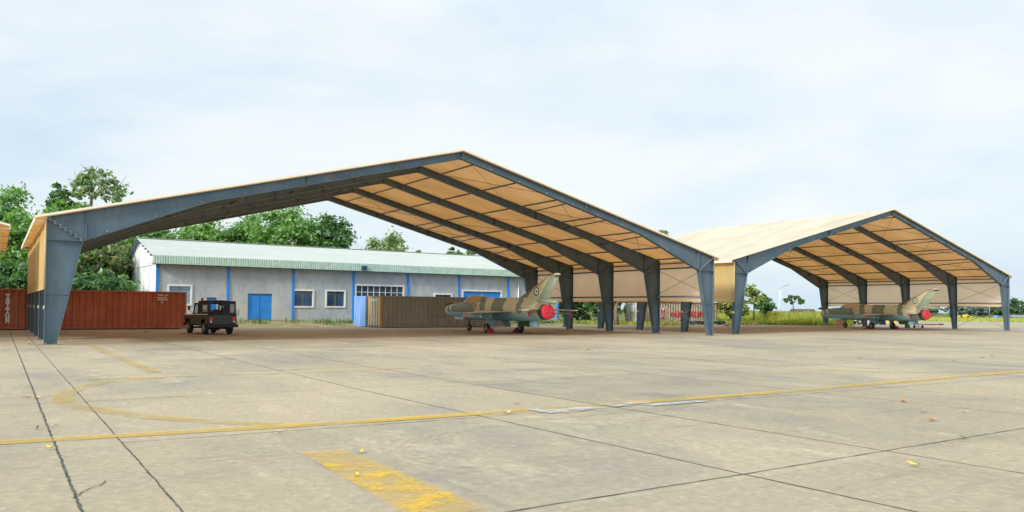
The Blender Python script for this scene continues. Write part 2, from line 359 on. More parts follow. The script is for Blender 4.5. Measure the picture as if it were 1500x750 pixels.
# dirt verge rising to the warehouse
def verge():
    nx, ny = 110, 26; x0, x1, y0, y1 = -22, 66, 25.2, 34.5
    rg = np.random.default_rng(3); g = rg.normal(size=(ny + 1, nx + 1))
    for _ in range(2): g = (g + np.roll(g, 1, 0) + np.roll(g, 1, 1) + np.roll(g, -1, 0) + np.roll(g, -1, 1)) / 5
    vs = []
    for j in range(ny + 1):
        for i in range(nx + 1):
            x = x0 + (x1 - x0) * i / nx; y = y0 + (y1 - y0) * j / ny; t = j / ny
            amp = .36 * max(0, min(1, (30 - x) / 14)) + .07
            z = amp * min(1, (t * 1.35)) ** .8 + g[j, i] * .10 * min(1, 4 * t) - .012 * (t == 0)
            vs.append((x, y, max(z, .004 if t > 0 else -.03)))
    m = MB(); m.add(vs, [(j * (nx + 1) + i, j * (nx + 1) + i + 1, (j + 1) * (nx + 1) + i + 1, (j + 1) * (nx + 1) + i) for j in range(ny) for i in range(nx)], 0, True)
    mt, nt, out = newmat('verge_dirt'); co = objco(nt)
    c = mix(nt, ramp(nt, noise(nt, co, .5, 7, .7), [(.4, 0.), (.6, 1.)]), (.33, .25, .15), (.15, .16, .05))
    c = mix(nt, ramp(nt, noise(nt, co, 4, 6, .7), [(.5, 0.), (.75, .7)]), c, (.42, .36, .27))
    bsdf(nt, out, c, .95, spec=.1, bumpfac=noise(nt, co, 3, 6), bumpd=.06)
    return tag(m.build('dirt_verge', mt), kind='structure')
verge()

# ------------------------------------------------------------------ aircraft shelter
W, HE, HA, D, NF = 38.70, 5.22, 10.12, 5.19, 5
def ztop(x): x = min(x, W - x); return HE + (HA - HE) / (W / 2) * x
def zbot(x):
    x = min(x, W - x)
    return 4.32 + (x - 1.3) * (6.40 - 4.32) / (6.38 - 1.3) if x < 6.38 else 6.40 + (x - 6.38) * (9.76 - 6.40) / (W / 2 - 6.38)
def shelter():
    root = thing('aircraft_shelter', 'nearest open aircraft shelter, cream fabric roof on tapered grey steel frames, sheltering the jeep', 'shelter', (0, 0, 0), 0, 'open sided aircraft shelters on the apron')
    t = .022; fw = .30
    rm = MB(); cl = MB(); cr = MB(); bl = MB(); br = MB()
    xs = [1.3, 6.38, 10.84, W / 2, W - 10.84, W - 6.38, W - 1.3]
    for a, b in zip(xs[:-1], xs[1:]):
        rm.prism([(a, -t / 2, zbot(a)), (b, -t / 2, zbot(b)), (b, -t / 2, ztop(b)), (a, -t / 2, ztop(a))], (0, t, 0))
        rm.bar((a, 0, zbot(a) - .008), (b, 0, zbot(b) - .008), fw, .02)
    for x in [2.2 + 1.9 * k for k in range(19)]:        # pale bolt heads beside the lower flange
        for yy in (-.06, .06): rm.box(x - .02, x + .02, yy - .05 if yy < 0 else yy - .045, yy + .045 if yy < 0 else yy + .05, zbot(x) + .06, zbot(x) + .10, 1)
    for a, b in ((-.02, W / 2), (W / 2, W + .02)):
        rm.bar((a, 0, ztop(max(a, 0)) + .004), (b, 0, ztop(min(b, W)) + .004), fw, .02)
    for x in (10.84, W - 10.84):                       # bolted splices
        for dx in (-.014, .014): rm.bar((x + dx, 0, zbot(x) - .05), (x + dx, 0, ztop(x) + .0), fw - .02, .02, (1, 0, 0))
    rm.bar((W / 2, 0, zbot(W / 2) - .06), (W / 2, 0, ztop(W / 2) + .02), fw - .01, .03, (1, 0, 0))
    for sgn in (0, 1):
        mx = (lambda x: x) if not sgn else (lambda x: W - x)
        cm = cr if sgn else cl
        # knee triangle + haunch stiffeners belong to the rafter
        rm.prism([(mx(0.02), -t / 2, HE - .03), (mx(1.3), -t / 2, 4.32), (mx(1.3), -t / 2, ztop(1.3)), (mx(.02), -t / 2, HE)], (0, t, 0))
        for o in (-.013, .017): rm.bar((mx(.02), 0, HE + o - .02), (mx(1.31), 0, 4.33 + o), fw + .02, .022)
        rm.bar((mx(1.42), 0, 4.44), (mx(1.42), 0, ztop(1.42)), fw - .03, .018, (1, 0, 0))
        for k in range(7):                             # bolt heads along the diagonal plate
            f = .06 + .88 * k / 6; p = Vector((mx(.02 + 1.28 * f), 0, HE - .02 - (HE - .02 - 4.33) * f))
            for yy in (-.11, .11): rm.bar(p + Vector((0, yy, -.07)), p + Vector((0, yy, .07)), .045, .045, (0, 1, 0), 1)
        cm.prism([(mx(0), -t / 2, .03), (mx(.42), -t / 2, .03), (mx(1.29), -t / 2, 4.31), (mx(0), -t / 2, 4.31)], (0, t, 0))
        cm.prism([(mx(0), -t / 2, 4.31), (mx(1.29), -t / 2, 4.31), (mx(0), -t / 2, HE - .06)], (0, t, 0))
        cm.bar((mx(-.008), 0, .03), (mx(-.008), 0, HE - .05), fw, .02, (1, 0, 0))
        cm.bar((mx(.43), 0, .03), (mx(1.302), 0, 4.30), fw, .02, (1, 0, 0))
        cm.bar((mx(.01), 0, 4.305), (mx(1.29), 0, 4.305), fw - .02, .02)
        cm.bar((mx(.01), 0, 2.06), (mx(.83), 0, 2.06), .07, .02)
        bm_ = br if sgn else bl
        x0, x1 = sorted((mx(-.06), mx(.50))); bm_.box(x0, x1, -.2, .2, .004, .03)
        for xx in (.06, .36):
            for yy in (-.15, .15): bm_.tube([(mx(xx), yy, .03), (mx(xx), yy, .10)], .022, 6)
    first = None; meshes = None
    for k in range(NF):
        if k == 0:
            f = rm.build('portal_frame', [M['steel'], paint('zinc_bolts', (.36, .37, .37), .5, .1, 4)], root); cs = [cl.build('column', M['steel'], f), cr.build('column', M['steel'], f)]
            bl.build('base_plate', M['galv'], f); br.build('base_plate', M['galv'], f)
            for x in (-.045, W + .045):
                q = MB(); q.box(x - .02, x + .02, -.11, .11, 1.46, 1.60); q.build('reflector', M['reflector'], f)
            first = f
        else:
            f = copy_tree(first, root); f.location = (0, k * D, 0)
    L = (NF - 1) * D; y0, y1 = -.22, L + .22
    # roof membranes: shallow sag between frames
    for sgn in (0, 1):
        m = MB(); nx = 30; ys = []
        for k in range(NF - 1):
            for j in range(6): ys.append((k + j / 6) * D)
        ys = [y0] + ys + [L, y1]; vs = []
        for i in range(nx + 1):
            x = -.45 + (W / 2 + .45) * i / nx
            for y in ys:
                u = (y / D) % 1.0 if 0 < y < L else 0
                sag = -.12 * math.sin(math.pi * u) * min(1, (i / nx) * 6) * min(1, (1 - i / nx) * 12)
                z = HE + (HA - HE) / (W / 2) * x + .10 + sag
                vs.append((x if not sgn else W - x, y, z))
        k = len(ys); m.add(vs, [(i * k + j, i * k + j + 1, (i + 1) * k + j + 1, (i + 1) * k + j) for i in range(nx) for j in range(k - 1)], 0, True)
        m.build('roof_fabric', M['roof_fabric'], root)
        mx = (lambda x: x) if not sgn else (lambda x: W - x)
        for y in (y0, y1):
            m = MB(); m.bar((mx(-.45), y, ztop(0) - .114 + .10), (mx(W / 2), y, HA + .10), .05, .09); m.build('roof_edge', M['cream_pvc'], root)
        m = MB(); m.box(*sorted((mx(-.46), mx(-.43))), y0, y1, 5.02, 5.20)
        for q in range(NF):
            m.bar((mx(-.02), q * D, 5.06), (mx(-.44), q * D, 5.06), .06, .05)
        m.build('eave_edge', M['cream_pvc'], root)
        # purlins and struts: continuous tubes near the top flange, with some doubled lower struts
        for fr, dz, r in ((.06, .16, .045), (.21, .16, .05), (.36, .18, .05), (.52, .2, .05), (.67, .24, .05), (.82, .3, .055), (.93, .36, .055)):
            x = W / 2 * (1 - fr); m = MB(); m.tube([(mx(x), 0, ztop(x) - dz), (mx(x), L, ztop(x) - dz)], r, 6); m.build('purlin', M['steel'], root)
        for fr in (.39, .55, .71):
            x = W / 2 * (1 - fr)
            for a, b in ((0, 1), (NF - 2, NF - 1)):
                m = MB(); m.tube([(mx(x), a * D, ztop(x) - .2), (mx(x - .15), b * D, zbot(x) + .05)], .04, 6); m.build('strut', M['steel'], root)
        # cables
        for bay in (0, NF - 2):
            ya, yb = bay * D, (bay + 1) * D
            for xa, xb in ((1.6, 7), (7, 13), (13, 19)):
                m = MB(); m.tube([(mx(xa), ya, ztop(xa) - .22), (mx(xb), yb, ztop(xb) - .22)], .014, 4); m.tube([(mx(xa), yb, ztop(xa) - .25), (mx(xb), ya, ztop(xb) - .25)], .014, 4); m.build('roof_brace_cable', M['cable'], root)
            m = MB(); m.tube([(mx(.2), ya, 2.7), (mx(.3), yb, 4.6)], .014, 4); m.tube([(mx(.24), yb, 2.7), (mx(.34), ya, 4.6)], .014, 4)
            m.tube([(mx(.2), ya, .15), (mx(.2), yb, 2.55)], .016, 4); m.tube([(mx(.24), yb, .15), (mx(.24), ya, 2.55)], .016, 4); m.build('wall_brace_cable', M['cable'], root)
        for bay in range(1, NF - 2):
            ya, yb = bay * D, (bay + 1) * D
            m = MB(); m.tube([(mx(9), ya, ztop(9) - .2), (mx(12), yb, ztop(12) - .2)], .012, 4); m.build('roof_brace_cable', M['cable'], root)
        # girts
        for z, r in ((4.62, .06), (4.98, .05), (2.62, .065)):
            m = MB(); m.tube([(mx(.12), 0, z), (mx(.12), L, z)], r, 6); m.build('girt', M['galv'] if z < 3 else M['steel'], root)
        # wall membrane
        m = MB(); vs = []; ny = 48; zs = [2.28, 2.36, 2.62, 3.2, 3.8, 4.4, 5.0, 5.13]
        for j in range(ny + 1):
            y = y0 + .12 + (y1 - y0 - .24) * j / ny; u = (y / D) % 1
            for z in zs:
                b = .05 * math.sin(math.pi * u) * math.sin(math.pi * (z - 2.28) / 2.85)
                vs.append((mx(-.055 - b), y, z))
        k = len(zs); fs = [(j * k + q, (j + 1) * k + q, (j + 1) * k + q + 1, j * k + q + 1) for j in range(ny) for q in range(k - 1)]
        m.add(vs, fs if sgn else [f[::-1] for f in fs], 0, True)
        m.build('wall_fabric', M['wall_fabric'], root, fix=False)
        m = MB(); m.tube([(mx(-.07), y0 + .1, 2.29), (mx(-.07), y1 - .1, 2.29)], .035, 6)
        for y in (y0 + .11, y1 - .11): m.tube([(mx(-.06), y, 2.29), (mx(-.06), y, 5.12)], .03, 6)
        m.build('wall_hem', M['wall_fabric'], root)
    return root
sh1 = shelter()
sh2 = copy_tree(sh1); sh2.location = (42.40, 1.42, 0); sh2.scale = (1.0, .972, 1.015)
sh2['label'] = 'farther open aircraft shelter with its broad cream roof slope in view over the second jet'
sh3 = copy_tree(sh1); sh3.location = (-1.68 - W, 5.0, 0)
sh3['label'] = 'cut off aircraft shelter showing only a yellow eave corner above the red container'

# ------------------------------------------------------------------ warehouse
def plaster():
    m, nt, out = newmat('grey_plaster'); co = objco(nt)
    a = noise(nt, co, .35, 7, .65, .5); b = noise(nt, mapping(nt, co, (1, 1, .5)), 1.6, 8, .7, .4); d = noise(nt, mapping(nt, co, (2, 1, .12)), 1.2, 6, .6)
    c = mix(nt, ramp(nt, a, [(.35, 0.), (.65, 1.)]), (.40, .445, .48), (.52, .56, .585))
    c = mix(nt, math_(nt, 'MULTIPLY', ramp(nt, b, [(.45, 0.), (.7, 1.)]), .6), c, (.29, .325, .35))
    c = mix(nt, math_(nt, 'MULTIPLY', ramp(nt, d, [(.5, 0.), (.75, 1.)]), .14), c, (.50, .51, .50))
    sx = N(nt, 'ShaderNodeSeparateXYZ'); LK(nt, co, sx.inputs[0])
    # unpainted paler render low on the left bays
    k = math_(nt, 'MULTIPLY', ramp(nt, math_(nt, 'MULTIPLY_ADD', a, 2.4, math_(nt, 'MULTIPLY', sx.outputs['Z'], -.36)), [(.35, 0.), (.6, 1.)]), ramp(nt, math_(nt, 'MULTIPLY', sx.outputs['X'], .05), [(.5, 1.), (.565, 0.)]))
    c = mix(nt, math_(nt, 'MULTIPLY', k, .65), c, (.56, .56, .52))
    bsdf(nt, out, c, .9, spec=.15, bumpfac=b, bumpd=.01); return m
M['plaster'] = plaster()
def roofmat():
    m, nt, out = newmat('pale_green_roof_sheet'); co = objco(nt)
    a = noise(nt, mapping(nt, co, (.25, 1.5, 1)), .9, 6, .6); b = noise(nt, mapping(nt, co, (6, .3, .3)), .8, 5, .6)
    c = mix(nt, ramp(nt, a, [(.35, 0.), (.65, 1.)]), (.36, .40, .37), (.43, .465, .435))
    c = mix(nt, math_(nt, 'MULTIPLY', ramp(nt, b, [(.55, 0.), (.7, 1.)]), .4), c, (.44, .49, .45))
    bsdf(nt, out, c, .5, spec=.3); return m
M['green_roof'] = roofmat()
M['fascia'] = paint('green_fascia_sheet', (.45, .60, .52), .55, .14, 2.5, (.55, .62, .54), .5, stretch=(3, 3, .3))
M['gable'] = paint('white_wall_sheet', (.86, .88, .89), .6, .05, 1.2, (.42, .47, .52), .25)
M['plinth'] = paint('pale_plinth', (.50, .47, .40), .9, .12, 2, (.26, .22, .16), .4)
WX, WY, WB = 9.17, 32.60, .019
def warehouse():
    root = thing('warehouse', 'long grey plastered warehouse with pale green metal roof and bright blue pilasters behind the containers', 'warehouse', (WX, WY, 0), WB)
    LEN, DEP, EZ, FZ, RZ = 41.2, 14.8, 4.98, 5.66, 7.58
    ops = [('window', 1.02, 2.72, 1.75, 3.24), ('window', 11.45, 13.22, 1.66, 3.06), ('window', 14.53, 16.25, 1.68, 3.08), ('long_window', 17.40, 22.25, 1.75, 3.66), ('window', 25.75, 27.6, 1.75, 2.97)]
    doors = [('door', 4.02, 4.84, .35, 2.33), ('double_door', 7.43, 9.55, .30, 2.72), ('large_door', 29.0, 33.55, .05, 3.36)]
    # front wall with real openings
    rects = [(a, b, c, d) for _, a, b, c, d in ops + doors]
    xs = sorted({0, LEN} | {v for r in rects for v in r[:2]}); zs = sorted({-.1, EZ + .35} | {v for r in rects for v in r[2:]})
    m = MB(); idx = {}
    def vid(x, z):
        if (x, z) not in idx: idx[(x, z)] = len(m.v); m.v.append((x, 0, z))
        return idx[(x, z)]
    for a, b in zip(xs[:-1], xs[1:]):
        for c, d in zip(zs[:-1], zs[1:]):
            if any(r[0] <= a and b <= r[1] and r[2] <= c and d <= r[3] for r in rects): continue
            m.f.append((vid(a, c), vid(b, c), vid(b, d), vid(a, d))); m.m.append(0); m.sm.append(False)
    for x0, x1, z0, z1 in rects:
        m.add([(x0, 0, z0), (x1, 0, z0), (x1, 0, z1), (x0, 0, z1), (x0, .22, z0), (x1, .22, z0), (x1, .22, z1), (x0, .22, z1)], [(0, 1, 5, 4), (1, 2, 6, 5), (2, 3, 7, 6), (3, 0, 4, 7)])
    m.build('front_wall', M['plaster'], root)
    for x in (0, LEN):
        g = MB(); g.add([(x, .002, -.1), (x, DEP, -.1), (x, DEP, EZ + .3), (x, DEP / 2, RZ - .14), (x, .002, EZ + .35)], [(0, 1, 2, 3, 4)])
        g.build('gable_wall', M['gable'], root)
    for yy in (2.9, 5.5, 8.6, 11.6):
        q = MB(); q.box(-.02, -.004, yy - .1, yy + .1, 0, EZ + .25); q.build('blue_stripe', paint('faded_blue_stripe', (.5, .64, .78), .6, .08), root)
    q = MB(); q.bar((-.012, .05, 4.98), (-.012, DEP - .05, 4.98), .05, .02, (0, 0, 1)); q.build('wall_rail', M['galv'], root)
    m = MB(); m.box(0, LEN, DEP - .02, DEP, -.1, EZ + .3); m.build('rear_wall', M['gable'], root)
    for px in (.0, 5.62, 11.28, 17.0, 22.64, 28.38, 34.36, 40.95):
        q = MB(); q.box(px + .02, px + .24, -.075, -.003, 0, EZ + .2); q.build('pilaster', M['blue'], root)
    edges = [0] + sorted(v for r in doors for v in (r[1], r[2])) + [LEN]
    for a, b in zip(edges[::2], edges[1::2]):
        q = MB(); q.box(a + .01, b - .01, -.16, -.004, -.05, .30); q.build('plinth', M['plinth'], root)
    # corrugated roof
    def sheet(name, prof, mat, x0, x1, parent, pitch=.27, amp=.035):
        """corrugated sheet swept along x; prof = list of (y,z); ribs run down the slope"""
        m = MB(); X = []; x = x0; k = 0
        while x < x1:
            X += [(x, 0), (x + pitch * .28, 0), (x + pitch * .42, 1), (x + pitch * .86, 1)]; x += pitch
        X.append((x1, 0)); n = len(prof); vs = []
        nrm = []
        for i in range(n):
            a = Vector(prof[max(i - 1, 0)]); b = Vector(prof[min(i + 1, n - 1)]); d = (b - a).normalized(); nrm.append(Vector((-d.y, d.x)))
        for xx, h in X:
            for (y, z), nn in zip(prof, nrm): vs.append((xx, y + nn.x * h * amp, z + nn.y * h * amp))
        m.add(vs, [(i * n + j, (i + 1) * n + j, (i + 1) * n + j + 1, i * n + j + 1) for i in range(len(X) - 1) for j in range(n - 1)])
        return m.build(name, mat, parent)
    x0, x1 = -.38, LEN + .4
    rf = sheet('roof', [(-.62, FZ), (DEP / 2, RZ)], M['green_roof'], x0, x1, root)
    sheet('roof', [(DEP / 2, RZ), (DEP + .7, FZ - .05)], M['green_roof'], x0, x1, root)
    sheet('fascia', [(-.66, EZ + .02), (-.66, FZ + .03)], M['fascia'], x0, x1, root, .2, .03)
    q = MB(); q.bar((x0, DEP / 2 - .1, RZ + .03), (x1, DEP / 2 - .1, RZ + .03), .4, .03); q.build('ridge_cap', paint('ridge_cap_sheet', (.55, .57, .42), .5, .1, 1), rf)
    q = MB(); q.box(x0 + .02, x1 - .02, -.60, -.02, EZ + .0, EZ + .03); q.build('soffit', M['dark'], root)
    # dark verge purlin ends under the gable overhang
    for i in range(13):
        f = i / 12; q = MB(); q.box(-.36, -.01, DEP * .5 + (DEP * .5 + .5) * f - .1, DEP * .5 + (DEP * .5 + .5) * f + .1, RZ - .34 - (RZ - FZ) * f * 1.02, RZ - .10 - (RZ - FZ) * f * 1.02)
        q.build('purlin_end', M['steel'], root)
        if i % 2 == 0:
            q = MB(); q.box(-.34, -.01, DEP * .5 - (DEP * .5 + .5) * f - .06, DEP * .5 - (DEP * .5 + .5) * f + .06, RZ - .26 - (RZ - FZ) * f * 1.02, RZ - .10 - (RZ - FZ) * f * 1.02)
            q.build('purlin_end', M['steel'], root)
    # windows
    for name, a, b, c, d in ops:
        w = .125
        m = MB(); m.box(a - .05, b + .05, -.07, .06, d - .02, d + w); m.box(a - .05, b + .05, -.07, .06, c - w, c + .02)
        m.box(a - w, a + .02, -.066, .06, c - w + .004, d + w - .004); m.box(b - .02, b + w, -.066, .06, c - w + .004, d + w - .004)
        fr = m.build(name, M['white'], root)
        nx = 8 if name == 'long_window' else 2
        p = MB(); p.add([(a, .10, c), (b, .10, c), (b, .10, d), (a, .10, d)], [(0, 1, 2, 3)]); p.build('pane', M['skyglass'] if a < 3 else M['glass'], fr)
        s = MB()
        for k in range(1, nx):
            x = a + (b - a) * k / nx; s.box(x - .03, x + .03, .055, .092, c, d)
        if name == 'long_window':
            for z in (c + (d - c) * .36, c + (d - c) * .68): s.box(a, b, .06, .09, z - .025, z + .025)
        else: s.box(a, b, .06, .09, d - .32, d - .28)
        s.build('sash', M['white'] if name == 'long_window' else M['galv'], fr)
    for name, a, b, c, d in doors:
        m = MB(); m.box(a + .03, b - .03, .10, .15, c, d - .03); dr = m.build(name, M['blue'], root)
        if name != 'door':
            q = MB(); mid = (a + b) / 2; q.box(mid - .012, mid + .012, .088, .104, c + .02, d - .04)
            if name == 'large_door':
                q.box(mid - .1, mid + .1, .06, .09, c, d)
            q.build('door_gap', paint('grey_post', (.25, .3, .36), .6) if name == 'large_door' else M['dark'], dr)
            h = MB(); h.tube([(mid + .1, .075, (c + d) / 2 - .12), (mid + .1, .06, (c + d) / 2), (mid + .1, .075, (c + d) / 2 + .12)], .02, 6); h.build('handle', M['galv'], dr)
        if name == 'large_door':
            q = MB(); q.box(a - .18, b + .18, -.06, .03, d, d + .15); q.box(a - .18, a, -.056, .03, c, d); q.box(b, b + .18, -.056, .03, c, d); q.build('door_frame', M['white'], dr)
    q = MB(); q.tube([(35.75, -.08, .3), (35.75, -.08, 4.25)], .07, 8); q.build('downpipe', M['white'], root)
    # flood light hung on the fascia
    q = MB(); q.box(17.55, 18.1, -.92, -.74, 5.05, 5.5, 0); q.bar((17.82, -.74, 5.3), (17.82, -.66, 5.45), .2, .05); fl = q.build('floodlight', M['galv'], root)
    q = MB(); q.box(17.6, 18.05, -.935, -.922, 5.1, 5.45); q.build('lens', M['glass'], fl)
    return root
warehouse()

# ------------------------------------------------------------------ shipping containers
def contmat(name, col, rust, amt, var=.12):
    m, nt, out = newmat(name); co = objco(nt)
    a = noise(nt, co, .5, 6, .6); b = noise(nt, mapping(nt, co, (1.5, 1.5, .35)), 1.7, 8, .7, .3); d = noise(nt, mapping(nt, co, (5, 5, .15)), 1.2, 5, .6)
    c = mix(nt, ramp(nt, a, [(.3, 0.), (.7, 1.)]), tuple(x * (1 - var) for x in col), tuple(min(1, x * (1 + var)) for x in col))
    c = mix(nt, math_(nt, 'MULTIPLY', ramp(nt, d, [(.5, 0.), (.75, 1.)]), .3), c, tuple(x * .55 for x in col))
    c = mix(nt, math_(nt, 'MULTIPLY', ramp(nt, b, [(.52, 0.), (.72, 1.)]), amt), c, rust)
    bsdf(nt, out, c, .65, spec=.3); return m
RUST = (.17, .06, .025)
M['c_red'] = contmat('container_oxide_red', (.52, .175, .105), (.30, .105, .07), .6, .2)
M['c_brown'] = contmat('container_drab', (.315, .325, .285), (.22, .22, .19), .5)
M['c_brown_end'] = contmat('container_beige_end', (.68, .63, .48), (.36, .24, .11), .35)
M['c_grey'] = contmat('container_grey', (.46, .42, .34), (.19, .12, .075), .5)
M['c_grey_end'] = contmat('container_pale_end', (.62, .62, .57), (.3, .25, .18), .3)
M['c_blue'] = contmat('container_sky_blue', (.23, .44, .85), (.2, .2, .25), .35)
M['c_rust'] = contmat('container_rusty_frame', (.25, .10, .04), (.09, .04, .025), .7)
M['c_orange'] = contmat('container_amber_post', (.62, .30, .05), RUST, .5)
CL, CW, CH = 12.19, 2.44, 2.59
def container(label, loc, rz, side, endm, frame, post=None, group='steel shipping containers by the apron edge', low=0):
    root = thing('shipping_container', label, 'container', loc, rz, group)
    H = CH - low
    def corr(name, p0, p1, nrm, mat, pitch=.40, amp=.10):
        m = MB(); p0 = Vector(p0); p1 = Vector(p1); L = (p1 - p0).length; d = (p1 - p0) / L; nrm = Vector(nrm); k = int(round(L / pitch)); pt = L / k; P = []
        for i in range(k): P += [(i * pt, 0), (i * pt + pt * .26, 0), (i * pt + pt * .5, -1), (i * pt + pt * .76, -1)]
        P.append((L, 0)); vs = []
        for s_, h in P:
            q = p0 + d * s_ + nrm * (h * amp); vs += [(q.x, q.y, .16), (q.x, q.y, H - .09)]
        m.add(vs, [(2 * i, 2 * i + 2, 2 * i + 3, 2 * i + 1) for i in range(len(P) - 1)])
        return m.build(name, mat, root)
    corr('side_wall', (.1, -.02 + .03, 0), (CL - .1, .01, 0), (0, -1, 0), side)
    corr('side_wall', (.1, CW - .01, 0), (CL - .1, CW - .01, 0), (0, 1, 0), side)
    corr('end_wall', (CL - .015, .1, 0), (CL - .015, CW - .1, 0), (1, 0, 0), side)
    m = MB(); m.box(.02, CL - .02, .02, CW - .02, H - .10, H - .03); m.build('roof', side, root)
    m = MB(); m.box(.02, CL - .02, .03, CW - .03, .12, .2); m.build('floor', M['dark'], root)
    f = MB()
    for y in (0, CW - .08):
        f.box(.1, CL - .1, y - .012, y + .08, H - .12, H - .012); f.box(.1, CL - .1, y - .012, y + .08, .06, .19)
    for x in (0, CL - .1):
        for z in (.06, H - .15): f.box(x + .004, x + .096, .08, CW - .08, z, z + .13)
    f.build('rail', frame, root)
    for x in (-.02, CL - .11):
        for y in (-.025, CW - .105):
            p = MB(); p.box(x, x + .13, y, y + .13, 0.03, H); p.build('corner_post', post or frame, root)
    # door end
    for k, (a, b) in enumerate(((.13, CW / 2 - .01), (CW / 2 + .01, CW - .13))):
        d = MB(); d.box(-.012, .03, a, b, .2, H - .16); dr = d.build('door', endm, root)
        for yy in (a + .3, b - .3):
            q = MB(); q.tube([(-.05, yy, .16), (-.05, yy, H - .12)], .02, 6); q.box(-.065, -.012, yy - .04, yy + .04, .95, 1.05); q.build('lock_rod', M['galv'] if endm is not M['c_blue'] else endm, dr)
    return root
def letters(name, word, mat, parent, origin, h, adv, horiz=True):
    """flat lettering standing on a wall facing -Y, strokes with slab serifs"""
    G = {'T': [(0, 1, 1, 1), (.5, 0, .5, 1), (0, .82, 0, 1), (1, .82, 1, 1), (.3, 0, .7, 0)],
         'R': [(.15, 0, .15, 1), (.15, 1, .75, 1), (.75, 1, .85, .85), (.85, .85, .85, .65), (.85, .65, .75, .5), (.75, .5, .15, .5), (.5, .5, .9, 0), (0, 0, .3, 0)],
         'I': [(.5, 0, .5, 1), (.25, 1, .75, 1), (.25, 0, .75, 0)],
         'O': [(.3, 0, .7, 0), (.7, 0, .95, .3), (.95, .3, .95, .7), (.95, .7, .7, 1), (.7, 1, .3, 1), (.3, 1, .05, .7), (.05, .7, .05, .3), (.05, .3, .3, 0)],
         'N': [(.12, 0, .12, 1), (.12, 1, .88, 0), (.88, 0, .88, 1), (0, 0, .28, 0), (.72, 1, 1, 1)],
         'Y': [(0, 1, .5, .5), (1, 1, .5, .5), (.5, .5, .5, 0)], 'A': [(0, 0, .5, 1), (.5, 1, 1, 0), (.2, .35, .8, .35)],
         'G': [(.95, .8, .7, 1), (.7, 1, .3, 1), (.3, 1, .05, .7), (.05, .7, .05, .3), (.05, .3, .3, 0), (.3, 0, .9, 0), (.9, 0, .9, .45), (.9, .45, .55, .45)],
         'M': [(.05, 0, .05, 1), (.05, 1, .5, .35), (.5, .35, .95, 1), (.95, 1, .95, 0)]}
    m = MB(); x, y, z = origin; wd = h * .8; th = h * .26; k = 0
    for ch in word:
        if ch != ' ':
            for i, (a, b, c, d) in enumerate(G[ch]):
                A = Vector((x + a * wd, y - .0006 * i, z + b * h)); B = Vector((x + c * wd, y - .0006 * i, z + d * h))
                e = (B - A).normalized() * th * .4
                m.bar(A - e, B + e, th if abs(c - a) > .3 * abs(d - b) or len(G[ch]) > 4 else th * 1.15, .006, (0, 1, 0))
        if horiz: x += adv
        else: z -= adv
    return m.build(name, mat, parent)
red = container('long oxide red corrugated shipping container with white vertical lettering left of the warehouse', (-2.77, 21.25, 0), 0, M['c_red'], M['c_red'], M['c_red'])
letters('lettering', 'TRITON', paint('lettering_white', (.95, .95, .92), .6, .03, 2, dirtamt=.05), red, (1.58, -.022, 1.98), .25, .30, False)
m = MB()
for k, (a, b, z) in enumerate([(10.35, 10.7, 2.30), (10.78, 11.0, 2.30), (10.3, 10.95, 2.12), (10.35, 11.0, 1.98), (10.55, 10.72, 1.8)]): m.box(a, b, -.026, -.021, z, z + .07)
m.build('code_plate', M['white'], red)
drab = container('drab brown corrugated shipping container with a pale beige door end behind the nearer jet', (24.30, 22.0, 0), .012, M['c_brown'], M['c_brown_end'], M['c_brown'], M['c_orange'])
m = MB(); m.box(-.055, -.045, .5, 1.75, 2.12, 2.3); m.build('white_plate', M['white'], drab)
m = MB(); m.box(4.2, 7.6, -.024, -.0205, .95, 1.72); m.build('painted_over_panel', paint('drab_panel', (.265, .24, .205), .7, .12, 2), drab)
container('sky blue shipping container of which only the end shows beside the beige container doors', (24.15, 24.75, 0), 0, M['c_blue'], M['c_blue'], M['c_blue'])
yang = container('weathered grey shipping container with red company lettering and a square emblem behind the shelter columns', (58.6, 29.3, 0), 0, M['c_grey'], M['c_grey_end'], M['c_rust'], M['c_rust'])
letters('lettering', 'YANG', M['red'], yang, (4.55, -.022, .95), .52, .62)
letters('lettering', 'MING', M['red'], yang, (4.55 + 5 * .62, -.022, .95), .52, .62)
m = MB(); m.box(3.0, 3.85, -.03, -.021, .72, 1.85, 0); m.box(3.08, 3.22, -.036, -.031, .9, 1.8, 2); m.box(3.63, 3.77, -.036, -.031, .9, 1.8, 2)
m.bar((3.14, -.04, 1.8), (3.42, -.04, 1.35), .15, .008, (0, 1, 0), 1); m.bar((3.71, -.0405, 1.8), (3.43, -.0405, 1.35), .15, .008, (0, 1, 0), 1); m.bar((3.425, -.041, 1.36), (3.425, -.041, .85), .2, .008, (0, 1, 0), 1); m.box(3.1, 3.75, -.042, -.032, .75, .86, 1)
m.build('emblem', [M['white'], M['red'], paint('navy_paint', (.03, .05, .16), .5)], yang)
m = MB(); m.box(-.06, -.05, .9, 1.6, 1.4, 2.2); m.build('paper_notice', M['white'], yang)
# steel skid in front of the grey container
m = MB(); m.box(0, 6.6, -.25, .25, .12, .42); m.bar((0, -.2, .3), (-.7, -.2, .5), .1, .1); sk = m.build('steel_skid', paint('black_steel', (.03, .032, .04), .6)); sk.location = (63.6, 27.7, 0)
for x in (.6, 3.2, 5.9):
    q = MB(); q.box(x, x + .18, -.3, .3, -.0, .12); q.build('skid_foot', M['dark'], sk)
tag(sk, 'long black steel skid lying along the bottom of the lettered grey container', 'skid')
